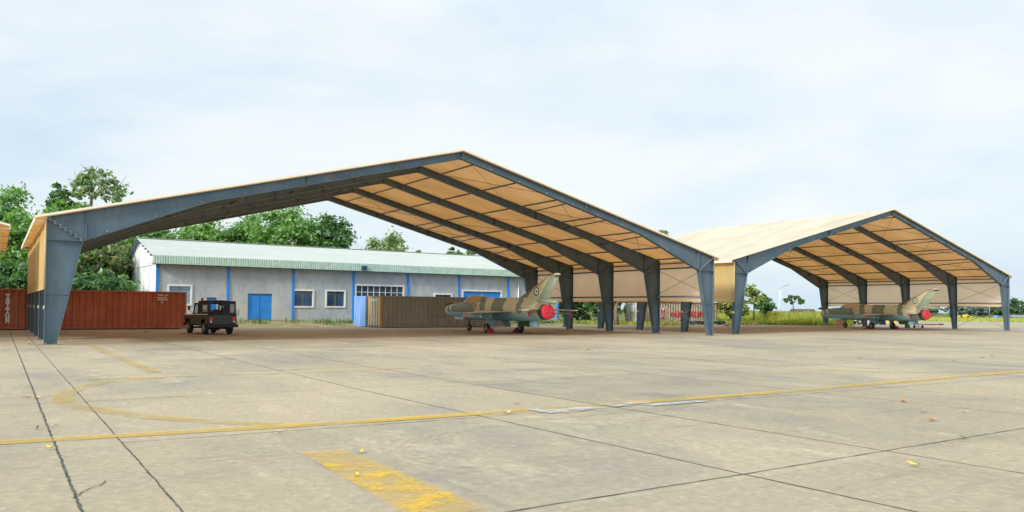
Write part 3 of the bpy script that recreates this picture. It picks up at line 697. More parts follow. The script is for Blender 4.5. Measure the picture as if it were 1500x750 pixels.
# grey block wall past the warehouse end
# ------------------------------------------------------------------ jet fighters
def camo():
    m, nt, out = newmat('jet_camouflage'); co = objco(nt)
    sx = N(nt, 'ShaderNodeSeparateXYZ'); LK(nt, co, sx.inputs[0]); X, Y, Z = sx.outputs
    wv = math_(nt, 'MULTIPLY', math_(nt, 'SUBTRACT', noise(nt, co, .9, 3), .5), 1.1)
    t = math_(nt, 'ADD', math_(nt, 'ADD', Y, wv), math_(nt, 'MULTIPLY', math_(nt, 'SUBTRACT', Z, 1.5), -.55))
    TAN, GRN, BRN = (.60, .57, .41), (.205, .255, .20), (.33, .28, .22)
    f = math_(nt, 'MULTIPLY_ADD', t, 1 / 16, .5)
    def p(y): return (y + 8) / 16
    bands = [(p(-8), BRN), (p(-4.55), TAN), (p(-3.1), GRN), (p(-2.45), TAN), (p(-.95), GRN), (p(.55), TAN), (p(1.45), GRN), (p(2.2), TAN), (p(2.95), GRN), (p(6.55), TAN), (p(6.8), GRN), (p(7.35), TAN)]
    up_ = ramp(nt, f, bands, 'CONSTANT')
    n2 = noise(nt, co, 7, 6, .7); up_ = mix(nt, .5, up_, ramp(nt, n2, [(.3, .8), (.7, 1.15)]), 'MULTIPLY')
    ln = math_(nt, 'LESS_THAN', math_(nt, 'FRACT', math_(nt, 'MULTIPLY_ADD', Y, .77, 9.3)), .035)
    up_ = mix(nt, math_(nt, 'MULTIPLY', ln, .35), up_, (.05, .05, .04))
    # hand-painted edge between camouflage and the pale blue belly
    e = math_(nt, 'ADD', Z, math_(nt, 'MULTIPLY', math_(nt, 'SUBTRACT', noise(nt, co, 1.5, 2), .5), .12))
    e = math_(nt, 'ADD', e, ramp(nt, math_(nt, 'MULTIPLY_ADD', Y, 1 / 16, .5), [(p(-5.4), .35), (p(-3.9), .0), (p(-.2), .0), (p(.6), -.05), (p(8), -.02)]))
    low = ramp(nt, e, [(.0, 0.), (1.0, 1.)])
    g = N(nt, 'ShaderNodeMath', operation='GREATER_THAN'); LK(nt, e, g.inputs[0]); g.inputs[1].default_value = 1.36
    c = mix(nt, g.outputs[0], (.32, .55, .64), up_)
    st = noise(nt, mapping(nt, co, (1, .25, 2)), 3, 6, .7)
    c = mix(nt, math_(nt, 'MULTIPLY', ramp(nt, st, [(.55, 0.), (.75, 1.)]), .35), c, (.09, .085, .07))
    bsdf(nt, out, c, .62, spec=.3); return m
def fincamo():
    m, nt, out = newmat('fin_camouflage'); co = objco(nt)
    sx = N(nt, 'ShaderNodeSeparateXYZ'); LK(nt, co, sx.inputs[0]); X, Y, Z = sx.outputs
    wv = math_(nt, 'MULTIPLY', math_(nt, 'SUBTRACT', noise(nt, co, 2.0, 3), .5), .5)
    t = math_(nt, 'ADD', math_(nt, 'ADD', Y, wv), math_(nt, 'MULTIPLY', math_(nt, 'SUBTRACT', Z, 2.2), .9))
    f = math_(nt, 'MULTIPLY_ADD', t, 1 / 8, 1.0)
    TAN, GRN, MID = (.58, .54, .37), (.20, .235, .18), (.26, .31, .22)
    def p(y): return (y + 8) / 8
    c = ramp(nt, f, [(0, MID), (p(-4.0), TAN), (p(-2.72), GRN), (p(-1.95), TAN)], 'CONSTANT')
    c = mix(nt, .5, c, ramp(nt, noise(nt, co, 7, 6, .7), [(.3, .8), (.7, 1.15)]), 'MULTIPLY')
    bsdf(nt, out, c, .62, spec=.3); return m
M['camo'] = camo(); M['fincamo'] = fincamo()
M['belly'] = paint('pale_blue_underside', (.32, .55, .64), .6, .1, 3, (.1, .14, .15), .3)
M['tarp'] = paint('tan_canvas', (.50, .34, .19), .9, .15, 4, (.2, .14, .08), .3)
M['tarp2'] = paint('beige_canvas', (.56, .46, .31), .9, .15, 4, (.2, .16, .1), .3)
M['darkgreen'] = paint('dark_green_panel', (.03, .10, .025), .6, .15, 3)
M['wingtop'] = paint('wing_drab', (.52, .48, .36), .6, .15, 1.5, (.1, .11, .07), .6, stretch=(1, .5, 1))
M['hub'] = paint('wheel_hub', (.42, .44, .42), .5, .1, 5)
M['metal'] = paint('burnt_metal', (.13, .10, .085), .45, .2, 3, metal=.5)
def ring(y, zc, rx, rz, n=28, pw=1.0):
    r = []
    for j in range(n):
        th = 2 * math.pi * j / n; c, s = math.cos(th), math.sin(th)
        r.append((rx * math.copysign(abs(c) ** pw, c), y, zc + rz * math.copysign(abs(s) ** pw, s)))
    return r
def wingpoly(m, pts, zr, ztip, thr, tht, side):
    """pts: (x,y_le,y_te) from root to tip; lens section"""
    rings = []
    x0 = pts[0][0]; x1 = pts[-1][0]
    for x, le, te in pts:
        t = (x - x0) / (x1 - x0); z = zr + (ztip - zr) * t; h = thr + (tht - thr) * t; c = le - te; r = []
        for f, k in ((0, 0), (.12, .7), (.35, 1), (.7, .6), (1, .05)): r.append((side * x, le - f * c, z + h / 2 * k))
        for f, k in ((.7, .6), (.35, 1), (.12, .7)): r.append((side * x, le - f * c, z - h / 2 * k))
        rings.append(r)
    m.loft(rings, 0, True, True)
def wheel(parent, name, c, r, w, n=20):
    m = MB(); cx, cy, cz = c
    prof = [(-w / 2, r * .62), (-w / 2, r * .85), (-w * .36, r * .97), (-w * .15, r), (w * .15, r), (w * .36, r * .97), (w / 2, r * .85), (w / 2, r * .62)]
    m.loft([[(cx + px, cy + pr * math.cos(2 * math.pi * j / n), cz + pr * math.sin(2 * math.pi * j / n)) for j in range(n)] for px, pr in prof], 0, True, True)
    t = m.build(name, M['black'], parent)
    h = MB()
    for s in (-1, 1):
        h.loft([[(cx + s * px, cy + pr * math.cos(2 * math.pi * j / n), cz + pr * math.sin(2 * math.pi * j / n)) for j in range(n)] for px, pr in ((w / 2 - .02, r * .6), (w / 2 + .008, r * .56), (w / 2 - .012, r * .42), (w / 2 + .015, r * .18), (w / 2 + .018, .01))], 0, True, True)
    h.build('hub', M['hub'], t)
    return t
def jet(label, loc, rz, tarp):
    root = thing('fighter_jet', label, 'fighter jet', loc, rz, 'parked camouflaged fighter jets')
    st = [(7.70, 1.47, .40, .40), (7.45, 1.475, .455, .455), (6.8, 1.48, .52, .52), (6.0, 1.49, .565, .58), (5.0, 1.50, .60, .62), (4.0, 1.51, .625, .68), (3.0, 1.52, .64, .71), (2, 1.52, .645, .73), (0, 1.54, .645, .70), (-2, 1.52, .635, .69), (-3.2, 1.48, .595, .63), (-4.2, 1.47, .54, .545), (-4.75, 1.47, .50, .50), (-5.1, 1.47, .47, .47)]
    m = MB(); m.loft([ring(*s) for s in st]); m.build('fuselage', M['camo'], root)
    # intake lip, shock cone cover and pitot boom
    m = MB(); m.loft([ring(7.72, 1.47, .405, .405), ring(7.80, 1.47, .40, .40), ring(7.93, 1.47, .34, .34), ring(8.02, 1.47, .2, .2), ring(8.05, 1.47, .03, .03)]); m.build('intake_cover', M['tarp2'], root)
    m = MB(); m.tube([(.0, 7.0, 1.98), (.0, 7.7, 1.96), (0, 8.55, 1.93)], [.035, .045, .03], 8); pt = m.build('pitot_boom', M['metal'], root)
    m = MB(); m.tube([(0, 7.5, 1.98), (0, 7.62, 2.0), (0, 8.0, 2.0), (0, 8.4, 1.98), (0, 8.62, 1.96)], [.07, .15, .10, .13, .04], 8); m.build('pitot_cover', paint('brown_sleeve', (.16, .10, .055), .9), pt)
    # spine
    def arch(y, w, zt, zb, n=12): return [(w * math.cos(math.pi * j / (n - 1)), y, zb + (zt - zb) * math.sin(math.pi * j / (n - 1)) ** .8) for j in range(n)]
    m = MB(); m.loft([arch(3.3, .30, 2.50, 2.0), arch(2.6, .30, 2.44, 2.0), arch(1.5, .29, 2.40, 1.98), arch(0, .27, 2.39, 1.98), arch(-1.6, .24, 2.40, 1.95), arch(-3, .17, 2.40, 1.9), arch(-4.6, .13, 2.25, 1.85), arch(-5.3, .10, 2.16, 1.9)]); m.build('spine', M['camo'], root)
    # windscreen and canopy, canvas draped over the canopy
    m = MB(); m.loft([arch(5.5, .22, 2.06, 1.95), arch(5.15, .33, 2.26, 1.95), arch(4.85, .36, 2.42, 1.95), arch(4.6, .36, 2.47, 1.95)]); m.build('windscreen', M['skyglass'], root)
    rg = random.Random(4)
    def drape(y, w, zt, zb, n=17):
        return [((w + .035 + rg.uniform(-.012, .012)) * math.cos(math.pi * (j / (n - 1) * 1.1 - .05)), y + rg.uniform(-.03, .03), zb + (zt + .035 - zb) * max(-.25, math.sin(math.pi * (j / (n - 1) * 1.1 - .05))) ** (1 if False else 1)) for j in range(n)]
    m = MB(); m.loft([drape(4.62, .36, 2.48, 2.1), drape(4.45, .37, 2.52, 2.05), drape(4.1, .38, 2.55, 2.02), drape(3.5, .37, 2.53, 1.98), drape(3.0, .38, 2.48, 1.85), drape(2.75, .42, 2.44, 1.7), drape(2.62, .43, 2.43, 1.72)], 0, False); m.build('canopy_cover', tarp, root)
    m = MB(); m.prism([(-.60, 3.25, 1.98), (-.665, 3.0, 1.62), (-.665, 2.72, 1.62), (-.60, 2.75, 2.0)], (-.02, 0, 0)); m.build('cover_strap', tarp, root)
    # fin
    m = MB()
    def fs(z, le, te, h): return [(0, le, z), (h, le - (le - te) * .3, z), (h * .8, le - (le - te) * .6, z), (0.008, te, z), (-.008, te, z), (-h * .8, le - (le - te) * .6, z), (-h, le - (le - te) * .3, z)]
    m.loft([fs(2.1, -1.3, -5.25, .11), fs(2.42, -1.95, -5.35, .09), fs(2.68, -2.6, -5.48, .075), fs(3.72, -5.12, -6.28, .035)]); fin = m.build('fin', M['fincamo'], root)
    m = MB(); m.loft([fs(3.725, -5.10, -6.38, .05), fs(3.83, -5.42, -6.42, .045)]); m.build('fin_tip', M['camo'], fin)
    m = MB(); m.prism([(-.03, -5.75, 3.835), (-.03, -6.3, 3.835), (-.03, -6.2, 3.87), (-.03, -5.85, 3.87)], (.06, 0, 0)); m.build('tip_light', M['white'], fin)
    m = MB(); m.prism([(-.03, -5.9, 3.62), (-.03, -6.43, 3.66), (-.03, -6.43, 3.74), (-.03, -5.9, 3.71)], (.06, 0, 0)); m.build('antenna', M['dark'], fin)
    for s in (-1, 1):                                   # roundel on both sides, lying on the fin skin
        m = MB(); nx = s * .0755; nv = (s, 0, .022 * 1)
        m.disc((s * .073, -3.92, 2.77), (s, 0, .036), .0, .085, 24, 1); m.disc((s * .073, -3.92, 2.77), (s, 0, .036), .085, .205, 28, 2); m.disc((s * .073, -3.92, 2.77), (s, 0, .036), .205, .29, 32, 1)
        m.build('roundel', [M['dark'], paint('roundel_green', (.01, .10, .04), .5, .05, 9, dirtamt=.1), M['white']], fin, fix=False)
    m = MB(); m.loft([ring(-3.6, 2.16, .02, .02, 12), ring(-4.0, 2.18, .14, .13, 12), ring(-5.0, 2.13, .17, .14, 12), ring(-5.9, 2.08, .15, .12, 12), ring(-6.1, 2.07, .09, .08, 12)]); m.build('brake_chute_pod', M['fincamo'], root)
    # wings, stabilisers
    for s in (-1, 1):
        m = MB(); wingpoly(m, [(.5, 2.75, -1.95), (1.4, 1.45, -2.0), (2.3, .15, -2.02), (3.2, -.75, -2.02), (4.16, -1.65, -2.02)], 1.44, 1.36, .18, .05, s); w = m.build('wing', M['camo_wing'] if 'camo_wing' in M else M['wingtop'], root)
        for x, ya, yb in ((1.9, .9, -1.5), (2.9, .2, -1.9)):
            q = MB(); q.prism([(s * x - .05, ya, 1.36), (s * x - .05, ya - .2, 1.16), (s * x - .05, yb + .3, 1.16), (s * x - .05, yb, 1.36)], (.1, 0, 0)); q.tube([(s * x, ya + .5, 1.12), (s * x, ya + .3, 1.12), (s * x, yb + .1, 1.12)], [.02, .075, .06], 10); q.build('pylon', M['belly'], w)
        m = MB(); wingpoly(m, [(.4, -3.2, -4.95), (1.87, -4.85, -5.55)], 1.62, 1.58, .12, .04, s); sb = m.build('stabiliser', M['wingtop'], root)
        q = MB(); q.tube([(s * 1.87, -4.5, 1.58), (s * 1.87, -4.7, 1.58), (s * 1.87, -5.7, 1.58)], [.015, .03, .03], 8); q.build('anti_flutter_weight', M['wingtop'], sb)
        q = MB(); q.box(s * 4.10 - .05, s * 4.10 + .05, -2.1, -2.06, 1.10, 1.34); q.build('warning_streamer', M['red'], w)
        q = MB(); q.box(s * .665 - .012, s * .665 + .012, -4.05, -3.9, 1.17, 1.48); q.build('warning_streamer', M['red'], root)
    m = MB(); m.loft([ring(-5.1, 1.47, .474, .474), ring(-5.17, 1.47, .455, .455), ring(-5.2, 1.47, .41, .41), ring(-5.205, 1.47, .2, .2)]); cv = m.build('exhaust_cover', M['red'], root)
    m = MB()
    for dx, dz in ((-.2, .05), (.2, .05), (0, -.22)): m.tube([(dx, -5.205, 1.47 + dz), (dx, -5.25, 1.47 + dz)], .045, 8)
    m.build('cover_handle', M['galv'], cv)
    m = MB(); m.loft([ring(-4.72, 1.47, .512, .512), ring(-5.09, 1.47, .487, .487)], 0, False); m.build('nozzle', M['metal'], root)
    # ventral fin in two tones, airbrake pod, gear
    m = MB(); m.prism([(-.05, -1.9, .82), (-.05, -2.1, .52), (-.05, -3.15, .48), (-.05, -3.15, .86)], (.1, 0, 0)); m.build('ventral_panel', M['darkgreen'], root)
    m = MB(); m.prism([(-.045, -3.16, .86), (-.045, -3.16, .46), (-.045, -4.15, .48), (-.045, -4.15, .98)], (.09, 0, 0)); m.build('ventral_fin', M['belly'], root)
    g = MB(); g.tube([(0, 4.78, .27), (0, 4.75, .65), (0, 4.55, 1.1)], [.05, .06, .08], 8); g.tube([(0, 4.8, .6), (0, 5.4, 1.05)], .03, 6); g.box(-.12, .12, 4.74, 4.82, .42, .46); ng = g.build('nose_gear', M['metal'], root)
    for s in (-1, 1): q = MB(); q.box(s * .12 - .015, s * .12 + .015, 4.76, 4.82, .23, .46); q.build('fork', M['metal'], ng)
    wheel(root, 'nose_wheel', (0, 4.78, .27), .27, .16)
    for s in (-1, 1):
        q = MB(); q.prism([(s * .32, 5.0, 1.02), (s * .42, 5.0, .80), (s * .42, 6.3, .84), (s * .32, 6.3, 1.04)], (.02, 0, 0)); q.build('nose_gear_door', M['belly'], root)
        g = MB(); g.tube([(s * 1.20, .05, .34), (s * 1.12, .05, .9), (s * 1.0, .05, 1.35)], [.06, .07, .09], 8); g.tube([(s * 1.15, .1, .7), (s * .6, .1, 1.2)], .04, 6); mg = g.build('main_gear', M['belly'], root)
        q = MB(); q.prism([(s * 1.26, .36, 1.33), (s * 1.30, .30, .62), (s * 1.31, .34, .40), (s * 1.31, -.16, .40), (s * 1.30, -.2, .62), (s * 1.26, -.28, 1.33)], (s * .025, 0, 0)); q.build('gear_door', M['belly'], mg)
        q = MB(); q.prism([(s * .42, 1.0, .86), (s * .60, .95, .40), (s * .60, .1, .40), (s * .42, .0, .86)], (s * .03, 0, 0)); q.build('bay_door', M['belly'], root)
        wheel(root, 'main_wheel', (s * 1.345, 0, .33), .33, .2)
    return root
j1 = jet('nearer camouflaged fighter jet with tan canopy cover and red exhaust cover, tail towards the viewer', (27.30, 8.05, 0), 0, M['tarp'])
j2 = copy_tree(j1); j2.location = (71.5, 8.5, 0); j2.rotation_euler = (0, 0, R(-11))
j2['label'] = 'farther camouflaged fighter jet with beige canopy cover parked in front of the white pickup'
for o in S.objects:
    if o.parent == j2 and o.name.startswith(('canopy_cover', 'cover_strap')):
        o.data = o.data.copy(); o.data.materials[0] = M['tarp2']

def chock(label, loc, rz):
    root = thing('wheel_chock', label, 'chock', loc, rz, 'red wheel chocks at the jets')
    m = MB(); m.prism([(-.22, -.02, .0), (-.22, .38, .0), (-.22, .30, .08), (-.22, .05, .30), (-.22, -.02, .26)], (.44, 0, 0)); m.build('wedge', M['chockred'], root)
    m = MB(); m.box(-.30, .30, .36, .44, .0, .06); m.build('foot_bar', M['chockred'], root)
    m = MB(); m.tube([(-.15, .12, .24), (-.15, .14, .34), (.15, .14, .34), (.15, .12, .24)], .018, 6); m.build('handle', M['chockred'], root)
chock('red wheel chock behind the left main wheel of the nearer jet', (25.95, 8.05 - .36, 0), math.pi)
chock('red wheel chock before the right main wheel of the nearer jet', (28.65, 8.05 + .36, 0), 0)
def jl(x, y): a = R(-11); return (71.5 + x * math.cos(a) - y * math.sin(a), 8.5 + x * math.sin(a) + y * math.cos(a), 0)
chock('red wheel chock before the left main wheel of the farther jet', jl(-1.345, .36), R(-11))
chock('dark red wheel chock behind the right main wheel of the farther jet', jl(1.345, -.36), R(-11) + math.pi)

# ------------------------------------------------------------------ jeep
M['jeep'] = paint('jeep_dark_green', (.030, .044, .036), .4, .2, 2, (.10, .085, .06), .35)
M['jeepside'] = paint('jeep_brown_green', (.052, .060, .044), .4, .2, 2, (.12, .09, .06), .35)
M['canvas'] = paint('jeep_canvas', (.045, .036, .028), .9, .2, 3, (.1, .08, .06), .3)
M['canvasdark'] = paint('jeep_canvas_rear', (.026, .036, .036), .85, .2, 3, (.05, .05, .045), .3)
m_, nt_, out_ = newmat('clear_plastic'); tr = N(nt_, 'ShaderNodeBsdfTransparent'); tr.inputs[0].default_value = (.85, .88, .9, 1); gl = N(nt_, 'ShaderNodeBsdfDiffuse'); gl.inputs[0].default_value = (.6, .63, .65, 1)
mx_ = N(nt_, 'ShaderNodeMixShader'); mx_.inputs[0].default_value = .45; LK(nt_, tr.outputs[0], mx_.inputs[1]); LK(nt_, gl.outputs[0], mx_.inputs[2]); LK(nt_, mx_.outputs[0], out_.inputs[0]); M['plastic'] = m_
m_, nt_, out_ = newmat('clear_glass'); tr = N(nt_, 'ShaderNodeBsdfTransparent'); tr.inputs[0].default_value = (.8, .86, .88, 1); gl = N(nt_, 'ShaderNodeBsdfGlossy'); gl.inputs[1].default_value = .05
mx_ = N(nt_, 'ShaderNodeMixShader'); mx_.inputs[0].default_value = .12; LK(nt_, tr.outputs[0], mx_.inputs[1]); LK(nt_, gl.outputs[0], mx_.inputs[2]); LK(nt_, mx_.outputs[0], out_.inputs[0]); M['clear'] = m_
def jeep():
    root = thing('jeep', 'dark green military jeep with canvas top and orange beacon seen from behind', 'jeep', (8.93, 11.55, 0), R(8))
    m = MB()
    m.box(-.80, .80, -1.95, -1.90, .55, 1.08)                                # tailgate wall
    for s in (-1, 1):
        P = [(s * .84, -1.95, .62), (s * .84, -1.62, .62), (s * .84, -1.52, .80), (s * .84, -1.25, .92), (s * .84, -.92, .80), (s * .84, -.82, .55), (s * .84, .78, .55), (s * .84, .88, .80), (s * .84, 1.05, .90), (s * .84, 1.5, .90), (s * .84, 1.72, .78), (s * .84, 1.95, .74), (s * .84, 1.95, 1.06), (s * .84, .62, 1.14), (s * .84, -1.95, 1.14)]
        m.prism(P, (-s * .05, 0, 0))
    m.box(-.79, .79, .62, .70, .6, 1.16); m.box(-.79, .79, -1.9, .62, .55, .60)
    m.build('body', M['jeepside'], root)
    m = MB(); m.prism([(-.79, .70, 1.165), (-.79, 1.93, 1.09), (-.79, 1.93, .62), (-.79, 1.85, .62), (-.79, 1.85, .9), (-.79, .70, .9)], (1.58, 0, 0)); m.build('hood', M['jeep'], root)
    for s in (-1, 1):
        m = MB(); m.bar((s * .845, 1.9, 1.115), (s * .845, -1.93, 1.165), .02, .05); m.build('side_stripe', M['white'] if s < 0 else M['jeep'], root)
        m = MB(); m.box(s * .62 - .19, s * .62 + .19, -2.0, -1.952, .62, 1.10); c = m.build('rear_corner_panel', M['jeep'], root)
        q = MB(); q.box(s * .66 - .09, s * .66 + .09, -2.03, -2.003, .80, 1.0); q.build('tail_light', M['lens'], c)
        q = MB(); q.box(s * .66 - .05, s * .66 + .05, -2.034, -2.004, .70, .79); q.build('reverse_lamp', M['white'], c)
    m = MB(); m.box(-.42, .42, -1.985, -1.952, .60, 1.12); m.build('tailgate', M['jeep'], root)
    m = MB(); m.box(-.86, .86, -2.15, -2.02, .42, .60); m.box(-.5, .5, -2.02, -1.8, .45, .55); m.build('rear_bumper', M['black'], root)
    m = MB(); m.box(-.82, .82, 1.97, 2.08, .48, .62); m.build('front_bumper', M['black'], root)
    # windscreen
    m = MB()
    for s in (-1, 1): m.bar((s * .74, .64, 1.16), (s * .70, .42, 1.78), .07, .05, (0, 1, 0))
    m.bar((-.72, .42, 1.78), (.72, .42, 1.78), .05, .07); m.bar((-.74, .64, 1.18), (.74, .64, 1.18), .05, .07); fr = m.build('windscreen_frame', M['jeep'], root)
    m = MB(); m.add([(-.70, .63, 1.21), (.70, .63, 1.21), (.66, .43, 1.75), (-.66, .43, 1.75)], [(0, 1, 2, 3)]); m.build('windscreen_glass', M['clear'], fr)
    # canvas roof: hoops, top, sides, rear
    m = MB(); n = 9
    def hoop(y, zt, w): return [(w * (-1 + 2 * j / (n - 1)), y, zt - .05 * abs(-1 + 2 * j / (n - 1)) ** 3) for j in range(n)]
    R1 = [hoop(.45, 1.80, .74), hoop(-.25, 1.83, .76), hoop(-.30, 1.96, .78), hoop(-1.0, 1.98, .79), hoop(-1.93, 1.94, .78)]
    vs = [p for r in R1 for p in r]; vs2 = [(x, y, z - .03) for x, y, z in vs]; k = len(vs)
    fs = [(i * n + j, i * n + j + 1, (i + 1) * n + j + 1, (i + 1) * n + j) for i in range(4) for j in range(n - 1)]
    m.add(vs, fs, 0, False); m.add(vs2, fs, 0, False); m.box(-.78, .78, -1.95, -1.90, 1.80, 1.90); m.build('canvas_top', M['canvasdark'], root)
    for s in (-1, 1):
        m = MB()
        m.box(*sorted((s * .78, s * .75)), -.95, -.28, 1.15, 1.93); m.box(*sorted((s * .78, s * .75)), -1.93, -.95, 1.70, 1.93); m.box(*sorted((s * .78, s * .75)), -1.93, -1.75, 1.15, 1.70); m.box(*sorted((s * .785, s * .755)), -1.75, -.95, 1.14, 1.28)
        m.box(*sorted((s * .77, s * .745)), -.28, .42, 1.70, 1.80); m.box(*sorted((s * .775, s * .75)), -.28, -.18, 1.15, 1.72)
        sd_ = m.build('canvas_side', M['canvas'], root)
        q = MB(); q.box(s * .765 - .006, s * .765 + .006, -1.75, -.95, 1.28, 1.70); q.build('side_window', M['plastic'], sd_)
        q = MB(); q.box(s * .762 - .006, s * .762 + .006, -.18, .5, 1.15, 1.70); q.build('door_window', M['clear'], root)
    m = MB(); m.box(.30, .44, -1.955, -1.925, 1.12, 1.82); m.box(.70, .78, -1.955, -1.925, 1.12, 1.82); m.box(.44, .70, -1.955, -1.925, 1.12, 1.26); m.box(.44, .70, -1.955, -1.925, 1.76, 1.82)
    m.box(-.1, .30, -1.955, -1.925, 1.62, 1.81); m.prism([(-.1, -1.93, 1.12), (.30, -1.93, 1.12), (.30, -1.93, 1.63), (.12, -1.93, 1.63), (.0, -1.93, 1.4)], (0, -.02, 0)); rc = m.build('rear_curtain', M['canvasdark'], root)
    q = MB(); q.box(-.78, -.68, -1.955, -1.925, 1.12, 1.82); q.build('rear_pillar', M['canvasdark'], root)
    q = MB(); q.box(.44, .70, -1.945, -1.935, 1.26, 1.76); q.build('rear_window', M['plastic'], rc)
    for x in (-.4, .4):
        m = MB(); m.box(x - .25, x + .25, -.55, -.05, .6, .95); m.box(x - .25, x + .25, -.65, -.52, .9, 1.42); m.build('seat', M['dark'], root)
    # spare wheel inside the tail, can rack, beacon, mirror
    m = MB(); m.tube([(-.25, -1.86, 1.12), (-.25, -1.68, 1.12)], .34, 18); m.build('spare_wheel', M['black'], root)
    m = MB(); y = -1.9
    for z in (1.15, 1.28, 1.42): m.tube([(.80, -1.6, z), (.80, -1.98, z), (.95, -1.98, z), (.95, -1.6, z)], .018, 6)
    for x in (.80, .95): m.tube([(x, -1.98, 1.1), (x, -1.98, 1.44)], .018, 6)
    m.build('can_rack', M['silver'], root)
    m = MB(); m.tube([(-.62, -.45, 1.93), (-.62, -.45, 1.98)], .06, 10, 0); bc = m.build('beacon_base', M['black'], root)
    m = MB(); m.loft([[(-.62 + r * math.cos(2 * math.pi * j / 12), -.45 + r * math.sin(2 * math.pi * j / 12), z) for j in range(12)] for z, r in ((1.98, .07), (2.06, .075), (2.11, .06), (2.13, .02))]); m.build('beacon_lens', M['orange'], bc)
    for s in (-1, 1):
        m = MB(); m.tube([(s * .80, .62, 1.2), (s * .98, .66, 1.45)], .012, 5); m.box(s * .98 - .06, s * .98 + .06, .64, .68, 1.38, 1.60); m.build('mirror', M['black'], root)
    m = MB(); m.tube([(-.62, -1.25, .36), (.62, -1.25, .36)], .06, 8); m.tube([(-.62, 1.28, .36), (.62, 1.28, .36)], .06, 8); m.tube([(0, -1.3, .36), (0, -1.2, .36)], .14, 10); m.box(-.35, -.25, -1.9, 1.9, .45, .56); m.box(.25, .35, -1.9, 1.9, .45, .56); m.build('chassis', M['dark'], root)
    for x in (-.70, .70):
        for y in (-1.25, 1.28): wheel(root, 'wheel', (x, y, .37), .37, .22)
jeep()

# ------------------------------------------------------------------ pickup behind the farther jet, barrier, tow bar
def pickup():
    root = thing('pickup_truck', 'white pickup truck standing behind the farther jet', 'pickup', (94.0, 24.75, 0), R(62))
    m = MB()
    for s in (-1, 1):
        m.prism([(s * .85, -2.5, .5), (s * .85, -1.95, .5), (s * .85, -1.8, .8), (s * .85, -1.3, .8), (s * .85, -1.1, .45), (s * .85, 1.15, .45), (s * .85, 1.3, .8), (s * .85, 1.8, .8), (s * .85, 2.0, .5), (s * .85, 2.5, .5), (s * .85, 2.5, .95), (s * .85, 1.1, 1.08), (s * .85, -2.5, 1.08)], (-s * .06, 0, 0))
    m.box(-.79, .79, 1.1, 2.49, .95, 1.04); m.box(-.79, .79, -2.5, -2.44, .55, 1.06); m.box(-.79, .79, 2.44, 2.49, .5, .96); m.box(-.79, .79, -2.44, 2.4, .5, .56); m.box(-.79, .79, -.7, -.64, .55, 1.07)
    m.build('body', M['white'], root)
    m = MB(); m.loft([[(-.80, -.65, 1.09), (.80, -.65, 1.09), (.80, 1.15, 1.09), (-.80, 1.15, 1.09)], [(-.70, -.55, 1.66), (.70, -.55, 1.66), (.70, .55, 1.66), (-.70, .55, 1.66)]], 0, True, False); cb = m.build('cab', M['white'], root)
    for s in (-1, 1):
        q = MB(); q.prism([(s * .795, -.5, 1.14), (s * .795, .95, 1.14), (s * .725, .5, 1.58), (s * .725, -.45, 1.58)], (s * .012, 0, 0)); q.build('side_window', M['glass'], cb)
        for y in (-1.55, 1.55): wheel(root, 'wheel', (s * .76, y, .36), .36, .22)
    q = MB(); q.prism([(-.68, 1.13, 1.16), (.68, 1.13, 1.16), (.62, .60, 1.60), (-.62, .60, 1.60)], (0, .02, .012)); q.build('windscreen', M['glass'], cb)
pickup()
root = thing('road_barrier', 'low yellow three panel barrier seen beneath the wing of the farther jet', 'barrier', (101.0, 25.6, 0), R(-32))
for k in range(3):
    m = MB(); m.prism([(-1.3 + k * .95, 0, .12), (-.62 + k * .95, 0, .12), (-.5 + k * .95, 0, .50), (-1.18 + k * .95, 0, .50)], (0, .06, 0)); m.build('panel', M['yellowp'], root)
m = MB()
for x in (-1.1, .0, 1.1): m.box(x - .04, x + .04, .065, .13, 0, .55); m.box(x - .06, x + .06, -.25, .4, 0, .05)
m.build('stand', M['dark'], root)
root = thing('tow_bar', 'long rusty red tow bar on small wheels near the tail of the farther jet', 'tow bar', (82.2, 10.4, 0), R(8))
m = MB(); m.tube([(-2.6, 0, .42), (4.2, 0, .38)], .045, 8); m.tube([(1.0, -.35, .3), (4.0, -.05, .36)], .03, 6); m.tube([(1.0, .35, .3), (4.0, .05, .36)], .03, 6); m.build('bar', paint('rusty_red_paint', (.46, .22, .14), .7, .2, 4, (.2, .1, .06), .5), root)
m = MB(); m.box(4.1, 4.5, -.25, .25, .28, .46); m.build('tow_head', paint('rusty_tow_head', (.34, .16, .10), .8, .2, 4), root)
m = MB(); m.tube([(-1.5, -.4, .17), (-1.5, .4, .17)], .03, 6); m.tube([(-1.5, 0, .17), (-1.5, 0, .42)], .03, 6); m.tube([(-1.5, 0, .4), (-1.75, 0, .85)], .02, 6); m.build('axle', M['metal'], root)
for y in (-.42, .42):
    q = MB(); q.tube([(-1.5, y - .05, .17), (-1.5, y + .05, .17)], .17, 12); q.build('wheel', M['black'], root)
root = tag(MB().build('x', M['white']), None) if False else None
m = MB(); m.box(-.35, .35, -.3, .3, 0, .72); m.box(-.38, .38, -.33, .33, .72, .78); bx = m.build('utility_box', paint('terracotta_paint', (.55, .32, .2), .8)); bx.location = at(1231, 92); tag(bx, 'small terracotta utility box at the grass edge before the farther jet nose', 'utility box')
q = MB(); q.box(-.28, .28, -.312, -.301, .1, .66); q.build('door', paint('terracotta_door', (.48, .27, .17), .8), bx)

